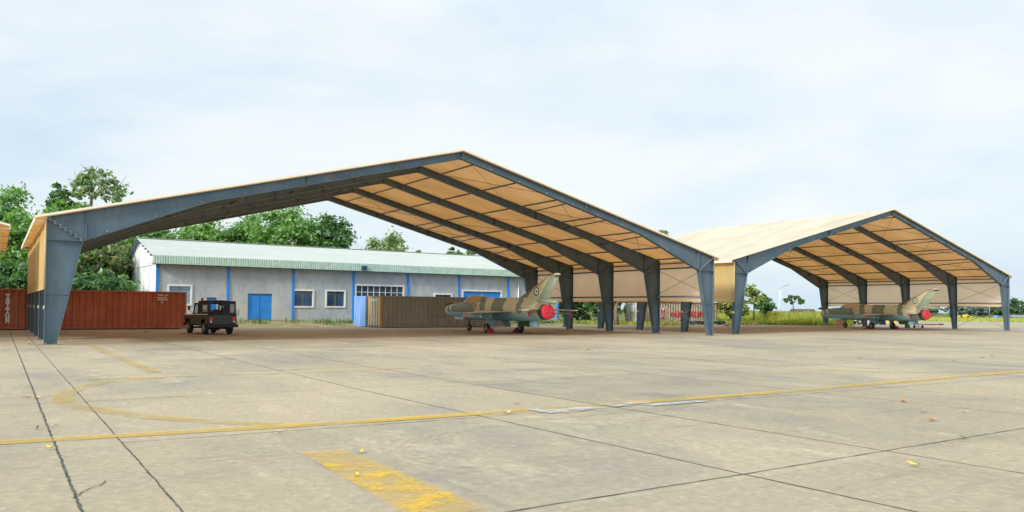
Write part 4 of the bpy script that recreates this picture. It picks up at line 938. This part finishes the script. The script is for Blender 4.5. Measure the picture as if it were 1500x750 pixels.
# ------------------------------------------------------------------ lamp post, shed, far objects
lp = at(1139.5, 122)
root = thing('street_lamp', 'thin white street lamp leaning in the tall grass between the shelters', 'street lamp', lp, -PSI)
m = MB(); m.tube([(0, 0, 0), (.22, 0, 2.6), (.42, 0, 5.0)], [.09, .075, .05], 8); m.build('pole', M['white'], root)
m = MB(); m.tube([(.42, 0, 5.0), (.55, 0, 5.3), (.95, 0, 5.5), (1.4, 0, 5.56)], .035, 6); m.build('arm', M['galv'], root)
m = MB(); m.loft([[(1.3 + a, b, 5.56 + c) for a, b, c in ((0, -.1, .04), (0, .1, .04), (0, .1, .12), (0, -.1, .12))], [(1.3 + a, b, 5.56 + c) for a, b, c in ((.25, -.16, 0), (.25, .16, 0), (.25, .14, .16), (.25, -.14, .16))], [(1.3 + a, b, 5.56 + c) for a, b, c in ((.6, -.1, .06), (.6, .1, .06), (.6, .08, .14), (.6, -.08, .14))]], 0, True, False); m.build('lamp_head', M['silver'], root)
sp = at(1176, 160)
root = thing('field_shed', 'low dark roofed shed half hidden by the tall grass', 'shed', sp, -PSI)
m = MB(); m.box(-2, 2, -1, 1, 0, 1.5); m.build('wall', M['plinth'], root)
m = MB(); m.prism([(-2.3, -1.4, 1.45), (-2.3, 1.4, 1.45), (-2.3, 0, 2.1)], (4.6, 0, 0)); m.build('roof', paint('dark_rusty_roof', (.09, .055, .04), .8), root)
root = thing('utility_pole', 'grey pole in front of the distant trees right of the farther shelter', 'pole', at(1449.5, 215), -PSI)
m = MB(); m.tube([(0, 0, 0), (0, 0, 3.6)], [.14, .11], 8); m.build('shaft', M['galv'], root)
m = MB(); m.bar((-.3, 0, 3.3), (.3, 0, 3.3), .08, .08); m.build('cross_arm', M['galv'], root)
root = thing('grader', 'yellow machine far away across the apron', 'machine', at(1413, 235), -PSI)
m = MB(); m.box(-1.9, 1.5, -.5, .5, .4, .85); m.box(-.2, .7, -.5, .5, .85, 1.15); m.bar((1.2, 0, .8), (2.3, 0, .5), .3, .2); m.build('body', M['yellowp'], root)
for x in (-1.2, .8):
    q = MB(); q.tube([(x, -.6, .4), (x, .6, .4)], .4, 12); q.build('wheel', M['black'], root)
root = thing('hangar_roof_shed', 'low grey roofed shed at the far edge of the apron', 'shed', at(1493, 240), -PSI)
m = MB(); m.box(-2.6, 3, -1.5, 1.5, 0, .5); m.build('wall', M['white'], root)
m = MB(); m.prism([(-3, -1.8, .5), (-3, 1.8, .5), (-3, 0, 1.15)], (6.4, 0, 0)); m.build('roof', M['galv'], root)
bx = MB(); bx.box(-.8, .8, -.5, .5, 0, 1.0); bx.box(-.86, .86, -.56, .56, 1.0, 1.06); o = bx.build('water_tank', M['paleblue']); o.location = at(1460, 225); tag(o, 'small blue tank by the distant tree line', 'tank')
q = MB(); q.tube([(0, 0, 1.06), (0, 0, 1.15)], .22, 10); q.build('lid', M['paleblue'], o)

# ------------------------------------------------------------------ vegetation
def leafmat(name, cols, tr=.44):
    m, nt, out = newmat(name)
    g = N(nt, 'ShaderNodeNewGeometry')
    c = ramp(nt, g.outputs['Random Per Island'], [(i / (len(cols) - 1), x) for i, x in enumerate(cols)])
    d = N(nt, 'ShaderNodeBsdfDiffuse'); LK(nt, c, d.inputs[0])
    t = N(nt, 'ShaderNodeBsdfTranslucent'); LK(nt, mix(nt, 1.0, c, (1.15, 1.25, .55), 'MULTIPLY'), t.inputs[0])
    gl = N(nt, 'ShaderNodeBsdfGlossy'); gl.inputs[1].default_value = .45; gl.inputs[0].default_value = (.8, .9, 1, 1)
    mx = N(nt, 'ShaderNodeMixShader'); mx.inputs[0].default_value = tr; LK(nt, d.outputs[0], mx.inputs[1]); LK(nt, t.outputs[0], mx.inputs[2])
    m2 = N(nt, 'ShaderNodeMixShader'); m2.inputs[0].default_value = .05; LK(nt, mx.outputs[0], m2.inputs[1]); LK(nt, gl.outputs[0], m2.inputs[2]); LK(nt, m2.outputs[0], out.inputs[0])
    return m
LM = {
 'bright': leafmat('leaf_bright', [(.085, .20, .045), (.14, .30, .06), (.21, .39, .085), (.29, .43, .12)]),
 'mid': leafmat('leaf_mid', [(0.085, 0.201, 0.057), (0.134, 0.305, 0.076), (0.207, 0.398, 0.095), (0.305, 0.433, 0.132)]),
 'dark': leafmat('leaf_dark', [(.05, .13, .045), (.08, .18, .055), (.12, .24, .075), (.18, .30, .10)]),
 'olive': leafmat('leaf_olive', [(0.122, 0.212, 0.083), (0.183, 0.293, 0.108), (0.280, 0.386, 0.158), (0.354, 0.409, 0.195)]),
 'brown': leafmat('leaf_browning', [(.08, .17, .05), (.12, .23, .06), (.18, .27, .08), (.24, .26, .10), (.42, .32, .18)]),
 'yellow': leafmat('leaf_yellowing', [(.13, .26, .07), (.18, .32, .08), (.24, .36, .09), (.48, .46, .11), (.66, .50, .12)]),
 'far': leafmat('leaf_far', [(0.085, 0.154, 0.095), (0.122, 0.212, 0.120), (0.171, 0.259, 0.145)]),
 'farhaze': leafmat('leaf_far_haze', [(0.134, 0.212, 0.207), (0.171, 0.247, 0.233), (0.219, 0.293, 0.270)]),  # pale blue of distance haze put into the leaf colour
}
M['bark'] = paint('bark', (.12, .095, .07), .95, .3, 2, (.05, .04, .03), .4)
M['palebark'] = paint('pale_bark', (.24, .18, .13), .95, .25, 2, (.1, .07, .05), .4)
def leaves_mesh(name, C, Rc, per, size, mat, parent, flat=.75, seed=0, hole=.0):
    per = int(per * 2.1); size *= .70
    """leaf quads on the shells of clumps. C (k,3) centres, Rc (k,) radii"""
    rg = np.random.default_rng(seed); k = len(C); n = k * per
    d = rg.normal(size=(n, 3)); d /= np.linalg.norm(d, axis=1)[:, None]; d[:, 2] = np.where(d[:, 2] < -.35, -d[:, 2], d[:, 2])
    rr = np.abs(rg.normal(.85, .46, n))
    P = np.repeat(C, per, 0) + d * (np.repeat(Rc, per) * rr)[:, None] * np.array([1, 1, flat])
    nr = d * .8 + rg.normal(size=(n, 3)) * .7 + np.array([0, 0, .5]); nr /= np.linalg.norm(nr, axis=1)[:, None]
    a = np.cross(nr, rg.normal(size=(n, 3))); a /= np.linalg.norm(a, axis=1)[:, None]; b = np.cross(nr, a)
    s = size * rg.uniform(.55, 1.35, n); sa = (a * (s * .5)[:, None]); sb = (b * (s * .85)[:, None])
    V = np.stack([P - sb, P + sa - sb * .1 + nr * (s * .08)[:, None], P + sb, P - sa - sb * .1 + nr * (s * .08)[:, None]], 1).reshape(-1, 3)
    me = bpy.data.meshes.new(name); me.vertices.add(4 * n); me.vertices.foreach_set('co', V.astype(np.float32).ravel())
    me.loops.add(4 * n); me.loops.foreach_set('vertex_index', np.arange(4 * n, dtype=np.int32)); me.polygons.add(n); me.polygons.foreach_set('loop_start', np.arange(0, 4 * n, 4, dtype=np.int32)); me.polygons.foreach_set('loop_total', np.full(n, 4, np.int32))
    me.update(calc_edges=True); me.materials.append(mat)
    o = bpy.data.objects.new(name, me); COL.objects.link(o); o.parent = parent; return o
def tree(label, px, Z, top, wpx, mat, group, name='broadleaf_tree', clumps=60, per=85, leaf=.42, low=.18, seed=0, bark='bark', trunk_r=.28, umbrella=False, lean=0, flat=.75):
    H = hgt(px, top, Z); Wd = wpx / FPX * Z; base = at(px, Z); rg = np.random.default_rng(seed + 100)
    root = thing(name, label, 'tree' if 'tree' in name else 'shrub', base, 0, group)
    cz = H * (1 + low) / 2; hz = H * (1 - low) / 2; hr = Wd / 2
    cr = min(hr, hz) * (.30 if not umbrella else .17); C = []
    while len(C) < clumps:
        d = rg.normal(size=3); d /= np.linalg.norm(d)
        f = rg.uniform(.25, 1) ** .5
        if umbrella:
            th = rg.uniform(0, 2 * math.pi); q = math.sqrt(rg.uniform(0, 1)); c = np.array([hr * .92 * q * math.cos(th), hr * .92 * q * math.sin(th), H - cr - hz * (.1 + 1.0 * q * q) - hz * rg.uniform(0, .35)])
        else:
            lum = 1 + .18 * math.sin(3 * math.atan2(d[1], d[0]) + seed) + .12 * math.sin(5 * d[2] + seed * 2)
            c = np.array([d[0] * (hr - cr * .7) * f * lum, d[1] * (hr - cr * .7) * f * lum, cz + d[2] * (hz - cr * .6) * f * (1 + .1 * rg.normal())])
            c[2] = min(c[2], H - cr * .55)
        c[0] += lean * (c[2] / H); C.append(c)
    C = np.array(C); Rc = cr * rg.uniform(.45, 1.3, clumps)
    if not umbrella: C[np.argmax(C[:, 2])][2] = H - cr * .7
    m = MB(); th_ = max(.5, (low + .12) * H); tp = [(0, 0, -.1), (lean * .1 + .1 * rg.normal(), .1 * rg.normal(), th_ * .5), (lean * .35, .1 * rg.normal(), th_)]
    m.tube(tp, [trunk_r, trunk_r * .8, trunk_r * .62], 8)
    order = rg.permutation(clumps)[:22 if umbrella else 12]; nm = 0
    limbs = []
    for i in order:
        c = Vector(C[i]); s0 = Vector(tp[-1]); mid = s0.lerp(c, .5) + Vector((0, 0, .06 * H * (1 if not umbrella else .4)))
        limbs.append((s0, mid, c))
    t = m.build('trunk', M[bark], root)
    for s0, mid, c in limbs[:9]:
        q = MB(); q.tube([s0, mid, c], [trunk_r * .42, trunk_r * .26, trunk_r * .1], 6)
        if umbrella:
            for _ in range(5):
                e = mid.lerp(c, rg.uniform(.2, 1)) ; q.tube([e, e + Vector((rg.normal() * hr * .2, rg.normal() * hr * .2, min(rg.uniform(.02, .10) * H, max(.1, H * .97 - e.z))))], [trunk_r * .12, .015], 4)
        q.build('limb', M[bark], t)
    leaves_mesh('crown', C, Rc, per, leaf, LM[mat], root, flat, seed)
    return root
GL = 'trees behind the red container'; GB = 'trees behind the warehouse'; GH = 'bushes under the first shelter wall'; GG = 'trees in the grass between the shelters'; GF = 'distant trees across the apron'
T = tree
T('feathery dark green tree at the left edge of the photo', 10, 78, 271, 100, 'mid', GL, clumps=60, per=60, leaf=.34, low=.35, seed=1)
T('bright green rounded tree between the cut off shelter and the first column', 38, 66, 304, 110, 'bright', GL, clumps=70, per=90, leaf=.36, low=.2, seed=2)
T('deep green pointed tree left of the tall bare crown', 80, 82, 266, 48, 'dark', GL, clumps=46, per=85, leaf=.40, low=.3, seed=3)
T('tallest tree with a thin umbrella crown and bare branches', 128, 84, 236, 94, 'olive', GL, clumps=64, per=11, leaf=.40, low=.66, seed=4, umbrella=True, trunk_r=.24, lean=.6)
T('light green tree beneath the tall thin crown', 104, 76, 292, 90, 'bright', GL, clumps=60, per=85, leaf=.36, low=.25, seed=5)
T('small green treetop showing just above the left roof slope', 166, 92, 291, 26, 'mid', GL, clumps=30, per=70, leaf=.36, low=.4, seed=6)
T('browning tree with rusty leaves seen beneath the left rafters', 146, 74, 330, 110, 'brown', GL, clumps=64, per=80, leaf=.38, low=.2, seed=7)
T('green tree against the white gable wall', 182, 80, 352, 56, 'mid', GL, clumps=46, per=80, leaf=.36, low=.15, seed=8)
T('dark bush above the lettered end of the red container', 22, 62, 378, 110, 'dark', GL, 'leafy_bush', clumps=60, per=75, leaf=.32, low=.05, seed=9)
T('dark bluish bush above the red container right of the first column', 140, 65, 396, 120, 'dark', GL, 'leafy_bush', clumps=60, per=75, leaf=.32, low=.05, seed=10)
T('low pale green bush touching the left edge of the warehouse gable', 176, 68, 402, 44, 'mid', GL, 'leafy_bush', clumps=36, per=75, leaf=.3, low=.05, seed=11)
T('dark tree filling the gap behind the cut off shelter eave', 60, 92, 330, 120, 'dark', GL, clumps=56, per=75, leaf=.4, low=.1, seed=12)
T('leftmost green tree above the warehouse roof, half under the rafters', 228, 96, 322, 100, 'mid', GB, clumps=60, per=85, leaf=.42, low=.3, seed=13)
T('green tree above the roof end, left of the pale crowned one', 296, 100, 318, 100, 'bright', GB, clumps=64, per=85, leaf=.42, low=.3, seed=14)
T('grey green tree with gaps showing sky above the double door', 358, 104, 312, 92, 'mid', GB, clumps=60, per=85, leaf=.42, low=.35, seed=15)
T('broad bright green tree, highest of those above the warehouse roof', 424, 100, 302, 126, 'bright', GB, clumps=80, per=90, leaf=.42, low=.3, seed=16)
T('dark green tree where the tree row ends above the warehouse roof', 488, 98, 316, 66, 'dark', GB, clumps=56, per=95, leaf=.42, low=.3, seed=17)
T('single round olive tree standing alone above the warehouse roof', 566, 112, 342, 70, 'olive', GB, clumps=56, per=75, leaf=.36, low=.35, seed=18)
T('tiny treetop peeping over the middle of the warehouse ridge', 612, 130, 368, 18, 'mid', GB, clumps=18, per=60, leaf=.4, low=.5, seed=19)
T('small loose treetop over the ridge left of the shelter rafters', 666, 126, 362, 34, 'dark', GB, clumps=30, per=50, leaf=.42, low=.5, seed=20)
T('small dense green treetop half behind the shelter rafters', 692, 122, 366, 44, 'mid', GB, clumps=40, per=80, leaf=.4, low=.4, seed=21)
T('treetop showing between the two shelter roofs', 972, 112, 339, 34, 'olive', GH, clumps=40, per=75, leaf=.4, low=.4, seed=22)
T('dark dense bush beside the end of the warehouse', 846, 92, 418, 70, 'dark', GH, 'leafy_bush', clumps=60, per=85, leaf=.34, low=.02, seed=23)
T('dark green bush between the warehouse and the brown leaved tree', 886, 89, 414, 58, 'dark', GH, 'leafy_bush', clumps=60, per=85, leaf=.34, low=.02, seed=24)
T('tree with pale trunk and hanging brown leaves by the grey container', 904, 84, 398, 44, 'brown', GH, clumps=34, per=45, leaf=.34, low=.42, seed=25, bark='palebark', trunk_r=.26)
T('dark bush close behind the pale door end of the lettered container', 930, 94, 420, 40, 'dark', GH, 'leafy_bush', clumps=40, per=80, leaf=.34, low=.02, seed=26)
T('yellowing bush under the yellow fabric wall of the second shelter', 1072, 96, 428, 50, 'yellow', GG, 'leafy_bush', clumps=46, per=70, leaf=.28, low=.08, seed=27)
T('taller sparse tree with yellow leaves right of the second shelter first column', 1104, 98, 418, 36, 'yellow', GG, clumps=28, per=28, leaf=.32, low=.42, seed=28, trunk_r=.1)
T('dark green leafy tree left of the street lamp', 1120, 104, 436, 34, 'dark', GG, clumps=26, per=40, leaf=.36, low=.35, seed=29, trunk_r=.1)
T('small flat topped tree with bare stem right of the street lamp', 1162, 128, 431, 34, 'dark', GG, clumps=22, per=26, leaf=.4, low=.55, seed=30, umbrella=True, trunk_r=.11)
T('pale distant treetop behind the tail of the farther jet', 1366, 300, 446, 18, 'farhaze', GF, clumps=24, per=60, leaf=.8, low=.1, seed=31)
T('thin small distant tree left of the far tree row', 1393, 330, 449, 22, 'farhaze', GF, clumps=14, per=40, leaf=.8, low=.35, seed=32)
T('first tree of the far row, bluish, above the yellow machine', 1422, 340, 446, 36, 'farhaze', GF, clumps=46, per=80, leaf=.9, low=.05, seed=33)
T('bluish far tree left of the grey pole', 1441, 330, 447, 30, 'farhaze', GF, clumps=40, per=80, leaf=.9, low=.05, seed=34)
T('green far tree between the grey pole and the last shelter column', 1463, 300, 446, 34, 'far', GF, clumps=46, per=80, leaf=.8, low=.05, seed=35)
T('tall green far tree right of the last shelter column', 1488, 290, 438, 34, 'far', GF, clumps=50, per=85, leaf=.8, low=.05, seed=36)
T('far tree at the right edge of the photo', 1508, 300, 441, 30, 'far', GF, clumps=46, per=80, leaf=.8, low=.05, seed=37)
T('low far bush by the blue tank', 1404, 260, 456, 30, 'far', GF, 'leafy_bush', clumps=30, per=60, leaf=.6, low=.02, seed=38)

def grass(name, n, place, hmin, hmax, w, mat, seed):
    rg = np.random.default_rng(seed); V = []; 
    P, hs = place(rg, n); h = rg.uniform(hmin, hmax, n) * hs; th = rg.uniform(0, 2 * math.pi, n); b = rg.uniform(.05, .45, n) * h
    dx, dy = np.cos(th), np.sin(th); px, py = -dy * w / 2, dx * w / 2
    z0 = np.full(n, -.05)
    def pt(f, o, wd): return np.stack([P[:, 0] + dx * b * o + px * wd, P[:, 1] + dy * b * o + py * wd, z0 + h * f], 1)
    A = np.stack([pt(0, 0, -1), pt(0, 0, 1), pt(.55, .25, .8), pt(1, 1, .1), pt(1, 1, -.1), pt(.55, .25, -.8)], 1).reshape(-1, 3)
    me = bpy.data.meshes.new(name); me.from_pydata(A.tolist(), [], [tuple(range(6 * i, 6 * i + 6)) for i in range(n)]); me.materials.append(mat)
    o = bpy.data.objects.new(name, me); COL.objects.link(o); return tag(o, kind='stuff')
GM = leafmat('tall_grass_blades', [(.16, .31, .04), (.24, .42, .05), (.38, .48, .07), (.58, .46, .12), (.68, .46, .17)], .4)
def pl1(rg, n):
    px = rg.uniform(1030, 1250, n); Z = 94 + 60 * rg.uniform(0, 1, n) ** 1.3
    X = CAM.x + fwd0.x * Z + right0.x * (px - 750) / FPX * Z; Y = CAM.y + fwd0.y * Z + right0.y * (px - 750) / FPX * Z
    cl = .75 + .25 * np.sin(X * .35) * np.cos(Y * .29) + .12 * np.sin(X * 1.3)
    return np.stack([X, Y], 1), cl * np.where(Z < 99, .45, 1)
o = grass('tall_grass', 26000, pl1, .9, 1.9, .075, GM, 5); tag(o, 'tall green and straw coloured grass beyond the apron edge', 'grass')
def pl2(rg, n):
    X = rg.uniform(9, 50, n); Y = rg.uniform(27, 32.3, n); k = (np.sin(X * .9) + np.sin(X * 2.3 + 1) + np.sin(Y * 2)) > .3
    return np.stack([X, np.where(k, Y, 31.9)], 1), np.where(k, 1., .7)
o = grass('verge_weeds', 2600, pl2, .2, .65, .06, leafmat('weeds', [(.08, .17, .03), (.14, .24, .05), (.26, .25, .08)], .4), 6); o.location.z = .15; tag(o, 'low weeds on the dirt verge below the warehouse wall', 'weeds')
def pl3(rg, n):
    px = rg.uniform(815, 1010, n); Z = rg.uniform(84, 92, n)
    return np.stack([CAM.x + fwd0.x * Z + right0.x * (px - 750) / FPX * Z, CAM.y + fwd0.y * Z + right0.y * (px - 750) / FPX * Z], 1), np.ones(n)
o = grass('edge_grass', 3000, pl3, .2, .55, .07, GM, 8); tag(o, 'short grass along the apron edge behind the first shelter', 'grass')
def pl4(rg, n):
    px = rg.uniform(1330, 1520, n); Z = rg.uniform(150, 235, n)
    return np.stack([CAM.x + fwd0.x * Z + right0.x * (px - 750) / FPX * Z, CAM.y + fwd0.y * Z + right0.y * (px - 750) / FPX * Z], 1), np.ones(n)
o = grass('far_grass', 9000, pl4, .25, .6, .14, GM, 9); tag(o, 'low grass strip far beyond the apron', 'grass')

# rubble and debris at the verge
def rock(name, label, loc, r, seed, mat, group):
    rg = random.Random(seed); bm = bmesh.new(); bmesh.ops.create_icosphere(bm, subdivisions=2, radius=r)
    for v in bm.verts:
        v.co *= rg.uniform(.75, 1.2); v.co.z *= .6
    me = bpy.data.meshes.new(name); bm.to_mesh(me); bm.free(); me.materials.append(mat); o = bpy.data.objects.new(name, me); COL.objects.link(o); o.location = loc; return tag(o, label, 'rubble', group)
RM = paint('rubble_stone', (.34, .26, .19), .95, .25, 3)
for k, (px, Z, r) in enumerate([(346, 70, .22), (352, 69, .3), (360, 71, .2), (1064, 88, .35), (1072, 89, .28), (1098, 92, .3), (1106, 93, .34), (1118, 94, .2), (446, 70, .16), (492, 71, .14)]):
    p = at(px, Z); z = .12 if px < 800 else .02; p.z = z
    rock('rubble_stone', ['brown stone lying on the dirt verge below the warehouse', 'brown stone lying at the apron edge between the two shelters'][px > 800], p, r, k, RM, ['stones on the warehouse verge', 'stones at the apron edge by the grass'][px > 800])

# fallen leaves
LF = {'yellow': paint('leaf_yellow_dry', (.85, .60, .02), .6, .08, 9, dirtamt=.1), 'orange': paint('leaf_orange_dry', (.62, .25, .04), .7, .15, 9), 'brown': paint('leaf_brown_dry', (.26, .09, .035), .8, .2, 9), 'pale': paint('leaf_pale_dry', (.66, .52, .34), .8, .1, 9), 'green': paint('leaf_green_fallen', (.22, .33, .05), .6, .15, 9)}
def leaf(x, y, L, col, label, seed):
    rg = random.Random(seed); n = 7; vs = []; w = L * rg.uniform(.3, .42); curl = rg.uniform(.12, .4) * L
    for i in range(n):
        t = i / (n - 1); hw = w * math.sin(math.pi * (t * .93 + .035)) ** .8; zz = .012 + curl * (2 * t - 1) ** 2 * .6
        for j, k in ((-1, .35), (0, 0), (1, .35)): vs.append(((t - .5) * L, j * hw / 2 * (1 + rg.uniform(-.1, .1)), zz + k * hw * .6 + rg.uniform(0, .004)))
    m = MB(); m.add(vs, [(i * 3 + j, i * 3 + j + 1, (i + 1) * 3 + j + 1, (i + 1) * 3 + j) for i in range(n - 1) for j in (0, 1)], 0, True)
    o = m.build('fallen_leaf', LF[col]); o.location = (x, y, .008); o.rotation_euler = (0, 0, rg.uniform(0, 6.3))
    q = MB(); q.tube([(L * .5, 0, .012 + curl * .6), (L * .72, .01, .01)], .004, 4); q.build('stalk', LF[col], o)
    return tag(o, label, 'leaf', 'fallen leaves on the apron')
for i, a in enumerate([
 (-1.1, -27.1, .13, 'yellow', 'yellow leaf lying in the wide crack at the left'), (-1.16, -25.3, .13, 'brown', 'brown leaf beside the wide crack above the yellow line'),
 (-.98, -25.2, .12, 'pale', 'pale leaf across the wide crack above the yellow line'), (1.53, -27.25, .14, 'brown', 'red brown leaf just below the yellow line'),
 (1.93, -29.08, .12, 'yellow', 'bright yellow leaf at the far corner of the painted yellow block'), (1.39, -30.27, .10, 'yellow', 'curled yellow leaf lying on the painted yellow block'),
 (5.23, -27.02, .17, 'pale', 'pale orange leaf under the yellow line near the mortar patch'), (6.12, -25.96, .16, 'orange', 'orange leaf above the mortar patch'),
 (18.71, -11.9, .30, 'yellow', 'yellow leaf far out on the thin faded line'), (12.77, -29.11, .26, 'orange', 'largest curled orange leaf on the slab at the right'),
 (10.67, -30.86, .20, 'orange', 'flat orange leaf, nearest of the orange ones at the right'), (11.43, -30.27, .12, 'brown', 'small russet leaf between the two orange leaves'),
 (12.18, -30.57, .13, 'pale', 'small pale curled leaf right of the orange leaves'), (9.33, -32.05, .15, 'green', 'green leaf caught on the slab joint at the right'),
 (6.86, -32.81, .17, 'yellow', 'yellow leaf alone on the nearest slab at the right'), (24.74, -20.25, .24, 'yellow', 'small yellow leaf beyond the yellow line'),
 (31.12, -21.66, .22, 'orange', 'far orange leaf beyond the yellow line at the right'), (29.3, -22.23, .18, 'brown', 'far brown leaf beside the far orange one'),
 (26.12, -22.86, .16, 'brown', 'tiny dark leaf beyond the yellow line'), (-1.16, -21.2, .13, 'brown', 'small brown leaf left of the wide crack by the faded curve'), (-1.02, -21.3, .14, 'pale', 'small pale leaf on the wide crack by the faded curve'),
 (-.5, .6, .42, 'pale', 'large dry leaf before the first column'), (-.15, -.6, .35, 'pale', 'dry leaf right of the large one before the first column'), (.9, .9, .22, 'pale', 'dry leaf at the foot of the first column'),
 (6.0, 14.5, .5, 'pale', 'dry leaf on the shaded floor by the red container'), (-1.25, 9, .4, 'pale', 'dry leaf near the lettered end of the red container')]): leaf(*a, i)

# ------------------------------------------------------------------ sky and light
SUN_EL, SUN_AZ = R(29), math.atan2(-.28, -.96)      # direction towards the sun: left and a little behind the viewer
w = bpy.data.worlds.new('World'); S.world = w; w.use_nodes = True; nt = w.node_tree; nt.nodes.clear()
out = nt.nodes.new('ShaderNodeOutputWorld'); bg = nt.nodes.new('ShaderNodeBackground'); bg.inputs['Strength'].default_value = .1
sky = nt.nodes.new('ShaderNodeTexSky'); sky.sky_type = 'NISHITA'; sky.sun_disc = False; sky.sun_elevation = SUN_EL; sky.air_density = 1.2; sky.dust_density = 2.0
sundir = Vector((math.cos(SUN_AZ) * math.cos(SUN_EL), math.sin(SUN_AZ) * math.cos(SUN_EL), math.sin(SUN_EL)))
sky.sun_rotation = math.atan2(sundir.x, sundir.y)
co = N(nt, 'ShaderNodeTexCoord').outputs['Generated']
v1 = mapping(nt, co, (1, 1, 2.6), (0, 0, PSI))
n1 = noise(nt, v1, 1.5, 7, .55, .3); n2 = noise(nt, mapping(nt, co, (1.2, 1.2, 4.5), (0, 0, PSI), (3.1, 1.7, 0)), 3.4, 5, .5, .15)
k = math_(nt, 'ADD', math_(nt, 'MULTIPLY', n1, .72), math_(nt, 'MULTIPLY', n2, .28))
cl = ramp(nt, k, [(.38, (4.05, 5.1, 6.15)), (.45, (4.65, 5.6, 6.4)), (.52, (5.35, 6.1, 6.6)), (.61, (6.2, 6.55, 6.75))])
sz = N(nt, 'ShaderNodeSeparateXYZ'); LK(nt, co, sz.inputs[0])
c = mix(nt, .93, sky.outputs[0], cl)
zen = N(nt, 'ShaderNodeMix', data_type='RGBA'); zen.inputs[6].default_value = (1, 1, 1, 1); zen.inputs[7].default_value = (2.1, 2.05, 1.95, 1)
LK(nt, ramp(nt, sz.outputs['Z'], [(.34, 0.), (.95, 1.)]), zen.inputs[0]); c = mix(nt, 1.0, c, zen.outputs[2], 'MULTIPLY')
LK(nt, c, bg.inputs['Color']); LK(nt, bg.outputs[0], out.inputs['Surface'])
ld = bpy.data.lights.new('sun', 'SUN'); ld.energy = 2.3; ld.angle = R(10); ld.color = (1, .95, .86)
lo = bpy.data.objects.new('sun', ld); COL.objects.link(lo); lo.rotation_euler = sundir.to_track_quat('Z', 'Y').to_euler()
vs_ = S.view_settings; S.display_settings.display_device = 'sRGB'; vs_.view_transform = 'Standard'; vs_.look = 'None'; vs_.exposure = 0.60; vs_.gamma = 1; vs_.use_curve_mapping = False
S.render.engine = 'CYCLES'; S.cycles.max_bounces = 6; S.cycles.transparent_max_bounces = 12; S.cycles.use_denoising = True
